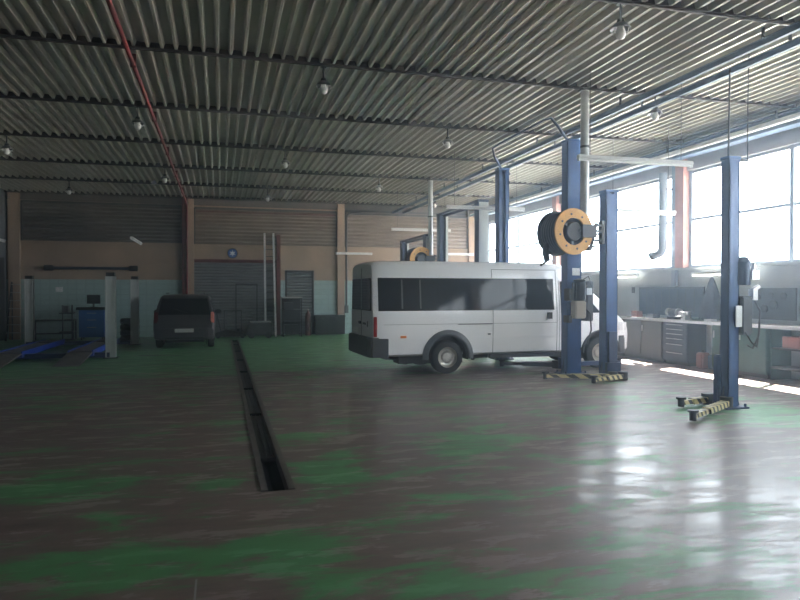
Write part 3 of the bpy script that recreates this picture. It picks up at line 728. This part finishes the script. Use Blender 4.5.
        mb = MB(); mb.bb(Xs(5.5), Xs(7.05), s*.80, s*.93, .30, .385); mb.build('side_step', 'vandark', t)
    # rear face: doors, windows, bumper
    for s in (-1, 1):
        mb = MB(); mb.prism([(s*.06, 1.32), (s*.82, 1.32), (s*.77, 1.98), (s*.06, 1.98)], 'X', -.02, .02); mb.build('rear_window', 'vanglass', t)
    mb = MB(); mb.bb(-.012, .02, -.006, .006, .6, 2.2); mb.build('door_seam', 'seam', t)
    mb = MB(); mb.bb(-.03, 0, .05, .18, 1.02, 1.08); mb.build('door_handle', 'black', t)
    mb = MB(); mb.bb(-.012, 0, -.38, -.14, 1.02, 1.06); mb.bb(-.012, 0, -.55, -.5, .98, 1.1); mb.build('rear_badge', 'vandark', t)
    mb = MB(); mb.bb(-.02, .0, .2, .72, .82, .93); mb.build('number_plate', 'plate', t)
    pl = [(.32, -.995), (-.03, -.99), (-.09, -.85), (-.10, .85), (-.03, .99), (.32, .995)]
    mb = MB(); mb.prism(pl, 'Z', .38, .78); mb.build('rear_bumper', 'vandark', t, bevel=.02)
    # front bumper
    pf = [(5.72, -.955), (5.90, -.9), (6.07, -.72), (6.16, -.4), (6.18, 0), (6.16, .4), (6.07, .72), (5.90, .9), (5.72, .955)]
    mb = MB(); mb.prism(pf, 'Z', .33, .74); mb.build('front_bumper', 'vangrey', t, bevel=.02)
    mb = MB(); mb.bb(6.0, 6.135, -.55, .55, .76, .92); mb.build('grille', 'black', t)
    # windscreen, engine bay and the raised bonnet
    wf = MB(); c, sn = (4.47, 2.24), (5.33, 1.53)
    nx, nz = .64, .77
    mb = MB()
    q = [(c[0]+.012*nx, c[1]+.012*nz), (sn[0]+.012*nx, sn[1]+.012*nz), (sn[0]-.03*nx, sn[1]-.03*nz), (c[0]-.03*nx, c[1]-.03*nz)]
    rows = []
    for (a, zz), ww in zip(q, (.74, .84, .84, .74)): rows.append([(a, -ww, zz), (a+.03, -ww*.5, zz+.02), (a+.04, 0, zz+.025), (a+.03, ww*.5, zz+.02), (a, ww, zz)])
    mb.rings(rows + [rows[0]], caps=False, closed=False); wf.bm.free(); mb.build('windscreen', 'vanglass', t)
    mb = MB(); mb.prism([(5.46, 1.36), (5.46, 1.445), (5.92, 1.12), (5.92, 1.03)], 'Y', -.72, .72); mb.bb(5.55, 5.9, -.3, .25, 1.2, 1.42); mb.build('engine_bay', 'black', t)
    H = Vector((5.42, 0, 1.50)); an = R(60)
    def hp(u, y, d): return (H.x+u*math.cos(an)-d*math.sin(an), y, H.z+u*math.sin(an)+d*math.cos(an))
    rows = []
    for u, ww in ((0, .84), (.28, .84), (.55, .82), (.66, .74)):
        up = .03*(1-(u-.5)**2)
        rows.append([hp(u, -ww, 0), hp(u, -ww*.95, .04), hp(u, 0, .06+up), hp(u, ww*.95, .04), hp(u, ww, 0), hp(u, ww*.9, -.02), hp(u, 0, .01), hp(u, -ww*.9, -.02)])
    b = MB().rings(rows).build('bonnet', 'van', t, smooth=35)
    mb = MB(); mb.cyl((5.9, .6, 1.15), hp(.5, .6, 0), .012, seg=8); mb.build('prop_rod', 'dark', b)
    # underside
    mb = MB(); mb.bb(.35, 5.8, -.62, .62, .30, .45); mb.build('chassis', 'black', t)
    mb = MB(); mb.cyl((.95, -.1, .30), (.95, .5, .30), .17, seg=20); mb.bb(.6, 1.25, -.75, -.35, .22, .4); mb.build('exhaust_box', 'black', t, smooth=40)
    mb = MB(); mb.cyl((RW, -.8, .34), (RW, .8, .34), .06); mb.cyl((FW, -.8, .34), (FW, .8, .34), .05); mb.lathe([(0, -.15), (.14, -.1), (.16, 0), (.14, .1), (0, .15)], o=(RW, 0, .34), ax='X'); mb.build('axles', 'dark', t, smooth=40)
    return t
van()

def car():
    t = thing('hatchback', 'dark grey hatchback seen from behind with one tail light catching light', 'car', (-1.05, 20.75, 0), PI/2)
    def hw(z):
        if z < .85: return .86 + .03*min(1, max(0, (z-.25)/.35))
        return .89 - .17*((z-.85)/.7)
    T = [(0, .36, .80, .90), (.05, .28, .92, .97), (.14, .26, 1.03, 1), (.30, .25, 1.36, 1), (.42, .25, 1.53, .99), (.6, .25, 1.60, .99), (1.2, .25, 1.63, 1), (1.9, .25, 1.60, 1), (2.2, .25, 1.52, 1), (2.8, .25, 1.10, 1), (3.4, .25, .98, .97), (3.7, .27, .85, .9), (3.82, .33, .66, .8)]
    def wfx(x): return interp(T, x)[2]
    body = MB().rings(hull(T, hw, .2, .10)).build('body', 'carpaint', t, smooth=40)
    boolean_cut(body, [((x, s*1.1, .30), (x, s*.62, .30), .36) for x in (.62, 3.05) for s in (-1, 1)])
    for p in body.data.polygons: p.use_smooth = True
    body.data.set_sharp_from_angle(angle=R(38))
    for x in (.62, 3.05):
        for s in (-1, 1):
            wheel(t, x, s*.755, .295, .19, s, 5)
            MB().bb(x-.35, x+.35, s*.62, s*.63, .1, .62).build('wheel_well', 'black', t)
    # tailgate glass (slopes from waist to roof)
    q = [(.118, 1.03), (.365, 1.50), (.40, 1.48), (.16, 1.0)]
    rows = [[(a-dx*0-.012, -w_, z), (a-.012, 0, z+.0), (a-.012, w_, z)] for (a, z), w_, dx in zip(q, (.75, .65, .65, .75), (1, 1, 0, 0))]
    g = MB().rings(rows + [rows[0]], caps=False, closed=False).build('rear_window', 'vanglass', t)
    mb = MB(); mb.bar((.10, -.1, 1.06), (.2, .35, 1.2), .012, .018); mb.build('wiper', 'black', g)
    for s in (-1, 1):
        def pane(x0, x1, x2, x3):
            bot = [(x0+(x1-x0)*i/4, 1.0) for i in range(5)]; top = [(x2+(x3-x2)*i/4, 1.46) for i in range(5)]
            side_panel(hw, wfx, (bot, top), s, .008, .03).build('side_window', 'vanglass', t)
        pane(.42, .85, .58, .9); pane(.92, 1.62, .95, 1.62); pane(1.68, 2.6, 1.68, 2.1)
        mb = MB(); mb.bb(.0, .16, s*.75, s*.86, .76, 1.10); mb.build('tail_light', 'tail' if s < 0 else 'darklens', t, bevel=.02)
        mb = MB(); mb.bb(2.2, 2.32, s*.86, s*1.07, .98, 1.12); mb.build('door_mirror', 'black', t, bevel=.03)
        side_panel(hw, wfx, ([(1.66-.006, .4), (1.66+.006, .4)], [(1.66-.006, 1.45), (1.66+.006, 1.45)]), s, .004, .02).build('door_seam', 'black', t)
        MB().bar((.7, s*.56, 1.66), (1.8, s*.56, 1.66), .03, .03).build('roof_rail', 'black', t)
    pl = [(.22, -.89), (-.02, -.84), (-.08, -.65), (-.10, 0), (-.08, .65), (-.02, .84), (.22, .89)]
    mb = MB(); mb.prism(pl, 'Z', .30, .62); mb.build('rear_bumper', 'carpaint', t, bevel=.025)
    mb = MB(); mb.bb(-.115, -.08, -.27, .27, .625-.13, .625-.02); mb.build('number_plate', 'plate', t)
    mb = MB(); mb.bb(-.115, -.09, -.55, .55, .30, .35); mb.build('bumper_trim', 'black', t)
    mb = MB(); mb.bb(.06, .1, -.2, .2, .90, .93); mb.build('tailgate_handle', 'black', t)
    mb = MB(); mb.bb(.2, 3.6, -.55, .55, .18, .3); mb.build('underbody', 'black', t)
    return t
car()

# ------------------------------------------------------------------ four-post alignment ramp
t = thing('four_post_lift', 'four-post wheel alignment lift with blue ramps and pale posts', 'car lift', (-4.3, 20.5, 0))
for sx, sy, hx in ((1, -1, 1.57), (1, 1, 1.63), (-1, 1, 1.42), (-1, -1, 1.50)):
    x, y = sx*hx, (-2.15 if sy < 0 else 2.25)
    mb = MB(); mb.bb(-.12, .12, -.09, .09, .02, 2.10); mb.bb(-.12, -.09, -.12, .12, .02, 2.10); mb.bb(.09, .12, -.12, .12, .02, 2.10)
    p = mb.build('post', 'postgrey', t, bevel=.006, loc=(x, y, 0))
    MB().bb(-.10, .10, -.10, .10, 2.10, 2.2).build('post_cap', 'black', p)
    MB().bb(-.18, .18, -.16, .16, 0, .02).build('base_plate', 'dark', p)
for x, nm in ((-.7, 0), (.9, 1)):
    y0, y1 = -2.45, 2.2
    mb = MB(); mb.bb(x-.29, x+.29, y0, y1, .085, .19); p = mb.build('platform', 'rampblue', t)
    MB().bb(x-.27, x+.27, y0+.02, y1, .19, .205).build('tread_plate', 'ramptop', p)
    mb = MB(); mb.prism([(y0-1.6, .0), (y0-1.6, .015), (y0, .19), (y0, .16)], 'X', x-.28, x+.28); mb.build('approach_ramp', 'ramptop', p)
    mb = MB(); mb.bb(x-.2, x+.2, 1.0, 1.6, .205, .225); mb.build('turn_plate', 'dark', p)
    for s in (-1, 1): MB().bb(x+s*.29, x+s*.265, y0, y1, .19, .235).build('edge_lip', 'rampblue', p)
mb = MB(); mb.bb(-1.55, 1.55, -2.25, -2.05, .03, .15); mb.build('crossbeam', 'navy', t)
mb = MB(); mb.bb(-1.55, 1.55, 2.15, 2.35, .03, .15); mb.build('crossbeam', 'navy', t)

# ------------------------------------------------------------------ back-left corner
t = thing('alignment_beam', 'long dark camera beam on the beige wall above the ramps', 'beam', (-4.55, YB-.22, 2.57))
mb = MB(); mb.bb(-1.3, 1.3, -.05, .05, -.05, .05); mb.build('beam_bar', 'peg', t, bevel=.01)
for s in (-1, 1): MB().bb(s*1.27, s*1.58, -.09, .08, -.10, .10).build('camera_head', 'black', t, bevel=.02)
mb = MB(); mb.bb(-.06, .06, .05, .2, -.06, .06); mb.build('wall_bracket', 'dark', t)
t = thing('tool_cabinet', 'blue tool cabinet with black top behind the ramp lift', 'cabinet', (-4.4, 25.6, 0))
MB().bb(-.42, .42, -.26, .3, .1, 1.06).build('body', 'cab', t, bevel=.01)
MB().bb(-.5, .5, -.32, .33, 1.06, 1.16).build('top', 'black', t, bevel=.01)
for k, (z0, z1) in enumerate(((.14, .5), (.52, .76), (.78, 1.0))):
    d = MB().bb(-.39, .39, -.275, -.26, z0, z1).build('drawer', 'cab', t, bevel=.004); MB().bb(-.15, .15, -.295, -.275, z1-.06, z1-.04).build('handle', 'steel', d)
for sx in (-1, 1):
    for sy in (-.2, .22): MB().cyl((sx*.34-.02, sy, .05), (sx*.34+.02, sy, .05), .05).build('castor', 'black', t)
t = thing('monitor', 'dark computer monitor standing on the blue tool cabinet', 'monitor', (-4.36, 25.5, 1.16))
MB().bb(-.22, .22, -.03, .03, .12, .44).build('casing', 'black', t, bevel=.01); MB().bb(-.2, .2, -.034, -.03, .14, .42).build('screen', 'screen', t)
mb = MB(); mb.bb(-.03, .03, -.02, .02, .0, .15); mb.bb(-.12, .12, -.08, .08, 0, .015); mb.build('stand', 'black', t)
t = thing('steel_bench', 'low dark steel bench by the tiled wall behind the ramps', 'bench', (-5.7, 25.95, 0))
mb = MB(); mb.bb(-.75, .65, -.25, .25, .66, .72); mb.build('bench_top', 'dark', t)
mb = MB(); mb.bb(-.7, .6, -.22, .22, .2, .24); mb.build('shelf', 'dark', t)
for x in (-.72, .6):
    for y in (-.22, .2): MB().bb(x, x+.05, y, y+.05, 0, .66).build('leg', 'dark', t)
t = thing('equipment_trolley', 'thin steel trolley stand left of the blue cabinet', 'trolley', (-5.12, 25.05, 0))
for x in (-.15, .15): MB().bb(x-.02, x+.02, -.02, .02, .05, 1.25).build('upright', 'dark', t)
for z in (.03, .3, .95): MB().bb(-.22, .22, -.2, .2, z, z+.04).build('tray', 'dark', t)
mb = MB(); mb.bb(-.15, .05, -.1, .1, .99, 1.22); mb.build('instrument_box', 'vangrey', t)
tag(MB().bb(-.12, .12, -.012, 0, -.09, .09).build('wall_notice', 'white', loc=(-5.68, YB-.014, 1.79)), 'small white notice on the tiles between the ramp posts', 'notice')
t = thing('stepladder', 'dark folding stepladder against the tiles at far left', 'ladder', (-6.85, 25.75, 0))
for s in (-1, 1):
    MB().bar((s*.3, -.25, 0), (s*.2, .1, 2.05), .05, .03).build('rail', 'dark', t); MB().bar((s*.3, .48, 0), (s*.2, .13, 2.05), .04, .025).build('rear_leg', 'dark', t)
for k in range(7): z = .28*(k+1); MB().bb(-.29+.014*k, .29-.014*k, -.25+.35*z/2.05-.06, -.25+.35*z/2.05+.06, z-.015, z+.015).build('step', 'steel', t)
def wheel_stack():
    for k in range(4):
        o = MB().lathe([(.18, -.09), (.27, -.1), (.31, -.06), (.315, 0), (.31, .06), (.27, .1), (.18, .09), (.17, 0), (.18, -.09)], seg=28).build('spare_tyre', 'tyre', smooth=45, loc=(-3.0, 24.2, .1+.2*k))
        tag(o, ['bottom tyre of the black stack beside the far ramp post', 'second tyre from the floor in the black stack', 'third tyre from the floor in the black stack', 'topmost tyre of the black stack beside the far ramp post'][k], 'tyre', 'stacked tyres')
wheel_stack()

# ------------------------------------------------------------------ along the back wall, centre
t = thing('round_sign', 'small round blue sign with white star on the beige band', 'sign', (.45, YB-.03, 3.2))
MB().cyl((0, 0, 0), (0, .03, 0), .20, seg=32).build('sign_disc', 'signblue', t)
mb = MB(); st = []
for k in range(12): r_ = .135 if k % 2 == 0 else .055; a = PI/2+k*PI/6; st.append((r_*math.cos(a), r_*math.sin(a)))
mb.prism(st, 'Y', -.008, 0); mb.build('emblem', 'white', t)
MB().lathe([(.17, 0), (.2, 0), (.2, -.012), (.17, -.012), (.17, 0)], ax='Y', seg=32, o=(0, -.012, 0)).build('sign_rim', 'dark', t)
t = thing('long_ladder', 'tall aluminium ladder leaning against the big shutter door', 'ladder', (1.83, 25.45, 0))
for s in (-1, 1): MB().bar((s*.19, 0, 0), (s*.17, .85, 4.0), .075, .03).build('rail', 'alu', t)
for k in range(13): z = .28*(k+1); MB().cyl((-.18, .85*z/4, z), (.18, .85*z/4, z), .014, seg=8).build('rung', 'dark', t)
# floor machines
t = thing('compressor', 'low grey wheeled machine in front of the ladder foot', 'machine', (1.38, 25.0, 0))
mb = MB(); mb.prism([(-.46, .12), (-.46, .36), (-.36, .55), (.40, .58), (.46, .5), (.46, .12)], 'Y', -.28, .28); mb.build('body', 'dark', t, bevel=.02)
MB().bb(-.33, .42, -.29, .29, .575, .61).build('lid', 'steel', t, bevel=.005)
for x in (-.3, .32):
    for y in (-.3, .3): MB().cyl((x, y-.03, .11), (x, y+.03, .11), .11, seg=20).build('wheel', 'black', t, smooth=40)
t = thing('trolley_jack', 'dark trolley jack on the floor between the car and the machine', 'jack', (.35, 25.2, 0))
mb = MB(); mb.prism([(-.55, .06), (-.55, .2), (-.2, .3), (.35, .22), (.55, .12), (.55, .06)], 'Y', -.17, .17); mb.build('frame', 'black', t, bevel=.01)
for x in (-.45, .42):
    for y in (-.19, .19): MB().cyl((x, y-.025, .075), (x, y+.025, .075), .075).build('wheel', 'dark', t, smooth=40)
MB().cyl((-.35, 0, .25), (-.5, 0, .95), .02).build('handle', 'dark', t); MB().cyl((.3, 0, .2), (.3, 0, .34), .07).build('saddle', 'dark', t)
t = thing('hand_cart', 'thin-framed dark cart standing against the big shutter door', 'cart', (.45, 26.1, 0))
for x in (-.32, .32): MB().tube([(x, -.3, .25), (x, .0, .3), (x, .1, 1.0)], .018).build('upright', 'dark', t, smooth=50)
mb = MB(); mb.bb(-.36, .36, -.4, .15, .2, .25); mb.build('deck', 'dark', t); MB().cyl((-.32, .1, .98), (.32, .1, .98), .018).build('push_bar', 'dark', t)
for x in (-.3, .3):
    for y in (-.32, .08): MB().cyl((x-.02, y, .1), (x+.02, y, .1), .1).build('wheel', 'black', t, smooth=40)
t = thing('steel_rack', 'dark steel tool rack standing left of the small shutter door', 'rack', (2.62, 25.5, 0))
for x in (-.36, .33):
    for y in (-.28, .25): MB().bb(x, x+.04, y, y+.04, 0, 1.5).build('upright', 'black', t)
for z in (.12, .55, 1.0): MB().bb(-.36, .37, -.28, .29, z, z+.035).build('shelf', 'black', t)
MB().bb(-.38, .39, -.30, .31, 1.47, 1.51).build('top', 'steel', t)
MB().bb(-.34, .35, .27, .285, .15, 1.45).build('back_panel', 'black', t)
MB().bb(-.3, .05, -.2, .15, 1.035, 1.3).build('tool_box', 'vandark', t); MB().bb(-.28, .25, -.2, .15, .155, .45).build('tool_box', 'black', t)
t = thing('gas_bottle', 'tall dark gas bottle beside the small shutter door', 'bottle', (3.3, 25.9, 0))
MB().lathe([(0, 0), (.11, 0), (.11, .75), (.09, .85), (.035, .92), (.035, .98), (0, .98)], seg=24).build('bottle_body', 'rust', t, smooth=40)
MB().cyl((0, 0, .98), (0, 0, 1.04), .025).build('valve', 'steel', t)
t = thing('dark_chest', 'low dark chest against the tiles right of the small shutter', 'chest', (4.1, 25.9, 0))
MB().bb(-.55, .62, -.28, .3, .04, .72).build('body', 'black', t, bevel=.015); MB().bb(-.57, .64, -.3, .31, .72, .79).build('lid', 'dark', t, bevel=.01)
for x in (-.25, .3): MB().bb(x-.05, x+.05, -.3, -.28, .6, .7).build('latch', 'dark', t)

# ------------------------------------------------------------------ workbenches under the windows
t = thing('worktop', 'long pale worktop running under the windows', 'worktop', (10.5, 12.0, 1.0))
MB().bb(-.28, .28, -4.4, 5.6, .0, .05).build('top_board', 'top', t, bevel=.006)
MB().bb(-.295, -.28, -4.4, 5.6, -.01, .055).build('edge_trim', 'alu', t)
def unit(name, lab, cat, y0, y1, m, fronts):
    t = thing(name, lab, cat, (10.5, (y0+y1)/2, 0)); h = (y1-y0)/2-.01
    mb = MB(); mb.bb(-.24, .26, -h, h, .08, .995); mb.build('body', m, t)
    MB().bb(-.19, .25, -h+.02, h-.02, 0, .08).build('plinth', 'black', t)
    for (a, b, z0, z1, kind) in fronts:
        d = MB().bb(-.262, -.24, -h+2*h*a+.012, -h+2*h*b-.012, z0, z1).build('drawer' if kind == 'd' else 'door', m, t, bevel=.004)
        yc = -h+2*h*(a+b)/2
        if kind == 'd': MB().bb(-.285, -.262, yc-.28, yc+.28, z1-.035, z1-.018).build('handle', 'steel', d)
        else: MB().bb(-.285, -.262, -h+2*h*b-.08, -h+2*h*b-.06, z1-.25, z1-.1).build('handle', 'steel', d)
    return t
unit('bench_cabinet', 'grey cabinet under the worktop beyond the drawer chest', 'cabinet', 13.66, 15.3, 'benchgrey', ((0, .5, .12, .97, 'o'), (.5, 1, .12, .97, 'o')))
unit('bench_cabinet', 'grey cabinet under the worktop hidden partly behind the van front', 'cabinet', 15.32, 17.5, 'benchgrey', ((0, .5, .12, .97, 'o'), (.5, 1, .12, .97, 'o')))
unit('drawer_chest', 'slate blue drawer chest under the worktop', 'drawers', 12.76, 13.64, 'peg', tuple((0, 1, z, z+h_-.02, 'd') for z, h_ in ((.12, .2), (.32, .2), (.52, .13), (.65, .11), (.76, .11), (.87, .11))))
unit('bench_cabinet', 'green cabinet under the worktop behind the nearest lift post', 'cabinet', 10.5, 12.0, 'green', ((0, .5, .12, .97, 'o'), (.5, 1, .12, .97, 'o')))
unit('bench_cabinet', 'dark blue cabinet under the worktop at the right picture edge', 'cabinet', 7.7, 9.35, 'navy', ((0, .5, .12, .97, 'o'), (.5, 1, .12, .97, 'o')))
t = thing('bench_shelf', 'low open shelf under the worktop near the right edge', 'shelf', (10.5, 9.92, 0))
MB().bb(-.22, .25, -.53, .54, .22, .26).build('shelf_board', 'dark', t); MB().bb(-.22, .25, -.53, .54, .6, .63).build('shelf_board', 'dark', t)
for y in (-.53, .5): MB().bb(-.22, .25, y, y+.03, 0, .99).build('side_panel', 'green', t)
tag(MB().lathe([(0, 0), (.10, 0), (.105, .2), (.08, .26), (.03, .3), (.03, .34), (0, .34)], seg=20).build('canister', 'clear', smooth=40, loc=(10.42, 9.75, .264)), 'pale canister on the low shelf at the right edge', 'canister')
tag(MB().bb(-.15, .15, -.2, .2, 0, .22).build('storage_box', 'pink', loc=(10.5, 10.05, .632), bevel=.01), 'reddish box on the upper bench shelf near the right edge', 'box')
t = thing('plastic_canister', 'faded red canister on the floor under the worktop', 'canister', (10.45, 12.5, 0))
MB().bb(-.12, .12, -.11, .11, 0, .34).build('body', 'pink', t, bevel=.03); MB().cyl((0, 0, .33), (0, 0, .40), .03).build('cap', 'black', t)
t = thing('plastic_canister', 'blue-grey canister on the floor beside the green cabinet', 'canister', (10.45, 12.17, 0))
MB().bb(-.1, .1, -.09, .09, 0, .32).build('body', 'beam', t, bevel=.03); MB().cyl((0, 0, .31), (0, 0, .38), .03).build('cap', 'black', t)
# panels and things along the wall
t = thing('pegboard', 'wide slate tool panel on the wall above the worktop', 'panel', (XR-.03, 14.0, 1.06))
MB().bb(-.03, 0, -1.15, 1.25, .06, .74).build('board', 'peg', t); mb = MB(); mb.bb(-.04, 0, -1.17, 1.27, .72, .76); mb.bb(-.04, 0, -1.17, -1.14, .04, .76); mb.bb(-.04, 0, 1.24, 1.27, .04, .76); mb.build('panel_frame', 'dark', t)
for y in (-.85, -.55, -.25, .05, .35, .65, .95): MB().bb(-.034, -.03, y-.008, y+.008, .07, .71).build('panel_seam', 'black', t)
tag(MB().bb(-.03, 0, -.42, .34, .0, .62).build('wall_board', 'navy', loc=(XR-.01, 9.78, 1.14)), 'dark blue board on the wall at the right picture edge', 'board')
t = thing('gauge_panel', 'grey wall panel with dark round gauges right of the nearest post', 'panel', (XR-.002, 10.95, 1.14))
MB().bb(-.05, 0, -.62, .5, .0, .64).build('board', 'benchgrey', t, bevel=.008)
for y, z, r_ in ((-.35, .48, .07), (-.1, .3, .10), (.12, .22, .08), (.28, .46, .06), (-.05, .5, .05)):
    g = MB().cyl((-.08, y, z), (-.05, y, z), r_, seg=24).build('gauge', 'black', t); MB().cyl((-.084, y, z), (-.08, y, z), r_*.55, seg=20).build('gauge_face', 'dark', g)
t = thing('hanging_coat', 'dark cone-shaped coat hanging on the wall above the worktop', 'coat', (XR-.17, 12.45, 1.08))
rows = []
for z, r_ in ((.0, .36), (.2, .33), (.45, .25), (.7, .15), (.85, .09), (.95, .03)):
    rows.append([(.4*r_*math.cos(a)*(1+.15*math.sin(5*a)), r_*math.sin(a)*(1+.10*math.sin(7*a+1)), z) for a in [2*PI*k/40 for k in range(40)]])
MB().rings(rows).build('cloth_body', 'cloth', t, smooth=60)
MB().cyl((.0, 0, .92), (.15, 0, .98), .012).build('hook', 'steel', t)
t = thing('bench_grinder', 'dark bench grinder on the worktop above the drawer chest', 'grinder', (10.45, 13.5, 1.052))
MB().bb(-.1, .1, -.12, .12, 0, .06).build('base', 'dark', t); MB().cyl((0, -.12, .16), (0, .12, .16), .09, seg=20).build('motor', 'vandark', t, smooth=40)
for s in (-1, 1): MB().cyl((0, s*.15, .16), (0, s*.2, .16), .1, seg=24).build('grinding_wheel', 'steel', t, smooth=40)
t = thing('bench_vice', 'steel bench vice on the worktop between grinder and coat', 'vice', (10.34, 12.95, 1.052))
mb = MB(); mb.bb(-.08, .12, -.07, .07, 0, .05); mb.bb(-.05, .1, -.05, .05, .05, .13); mb.bb(.0, .1, -.07, .07, .11, .19); mb.build('body', 'alu', t, bevel=.006)
mb = MB(); mb.bb(-.14, -.04, -.07, .07, .11, .19); mb.cyl((-.22, 0, .09), (.0, 0, .09), .015); mb.cyl((-.22, -.08, .09), (-.22, .08, .09), .008); mb.build('moving_jaw', 'alu', t)
for k, (y, dims, m, nm, lab) in enumerate([(12.2, (.16, .22, .05), 'white', 'paper_stack', 'white stack of papers on the worktop beside the coat'), (11.6, (.14, .2, .12), 'beigebox', 'parts_box', 'cream parts box on the worktop above the green cabinet'),
        (14.2, (.2, .3, .10), 'vandark', 'parts_box', 'dark parts box on the worktop in front of the slate panel'), (14.85, (.18, .24, .16), 'rust', 'parts_box', 'rust brown parts box on the far end of the worktop'), (9.6, (.2, .3, .16), 'dark', 'parts_box', 'dark parts box on the worktop below the blue board')]):
    tag(MB().bb(-dims[0]/2, dims[0]/2, -dims[1]/2, dims[1]/2, 0, dims[2]).build(nm, m, loc=(10.38, y, 1.052), bevel=.006), lab, 'papers' if nm == 'paper_stack' else 'box')
tag(MB().bb(-.02, 0, -.06, .06, -.08, .08).build('wall_socket', 'dark', loc=(XR-.002, 15.6, 1.75)), 'small dark socket on the wall left of the slate panel', 'socket')

struct(MB().bb(XR+.16, XR+60, YF-40, YB+40, -.3, -.02).build('ground', mat('outside_concrete', (.42, .40, .36), .9, 0, .1, .5)))
for o in SC.objects:
    g = {'two_post_lift': 'two-post lifts', 'bench_cabinet': 'cabinets under the worktop', 'parts_box': 'small boxes on the worktop', 'plastic_canister': 'canisters under the worktop'}.get(o.name.split('.')[0])
    if g and o.parent is None: o['group'] = g
# ------------------------------------------------------------------ light
w = bpy.data.worlds.new('daylight'); SC.world = w; w.use_nodes = True
bg = w.node_tree.nodes['Background']; bg.inputs['Color'].default_value = (.86, .93, 1.0, 1); bg.inputs['Strength'].default_value = 11.0
sun = bpy.data.lights.new('sun', 'SUN'); sun.energy = 190; sun.angle = R(.6); sun.color = (1, .95, .87)
so = bpy.data.objects.new('sun', sun); COL.objects.link(so)
so.rotation_euler = Vector((-1.3, -.75, -3.45)).to_track_quat('-Z', 'Y').to_euler()
for k, (a, b_) in enumerate(zip(PIL, PIL[1:])):          # portals only guide sampling of the sky through the openings
    la = bpy.data.lights.new('portal', 'AREA'); la.shape = 'RECTANGLE'; la.size = TOP-SIL; la.size_y = 5.8
    la.cycles.is_portal = True
    lo = bpy.data.objects.new('window_portal', la); COL.objects.link(lo); lo.location = (XR+.3, (a+b_)/2, (SIL+TOP)/2)
    lo.rotation_euler = (0, R(90), 0)

# haze volume added for the bluish window glare, even through the hall
am = bpy.data.materials.new('glare_haze'); am.use_nodes = True
nt = am.node_tree; nt.nodes.clear(); ou = nt.nodes.new('ShaderNodeOutputMaterial'); vs_ = nt.nodes.new('ShaderNodeVolumeScatter')
vs_.inputs['Color'].default_value = (.70, .84, 1, 1); vs_.inputs['Density'].default_value = .0085; vs_.inputs['Anisotropy'].default_value = .8
nt.links.new(vs_.outputs[0], ou.inputs['Volume'])
am.cycles.homogeneous_volume = True
tag(MB().bb(XL-.5, XR+.22, YF-.5, YB+.5, -.7, ZC+.4).build('glare_haze', am), 'thin haze added for the window glare, filling the whole hall', 'haze', kind='stuff')

# ------------------------------------------------------------------ camera
cam = bpy.data.cameras.new('camera'); cam.sensor_width = 36; cam.lens = 660*36/800
co = bpy.data.objects.new('camera', cam); COL.objects.link(co)
co.location = (0, 0, 1.7); co.rotation_euler = (R(90-.70), 0, R(-15.2))
SC.camera = co
vs = SC.view_settings
vs.view_transform = 'Standard'; vs.look = 'None'; vs.exposure = 0.3; vs.gamma = 1.0; vs.use_curve_mapping = False
SC.cycles.max_bounces = 10; SC.cycles.diffuse_bounces = 7; SC.cycles.glossy_bounces = 4
SC.cycles.volume_bounces = 1; SC.cycles.use_denoising = True
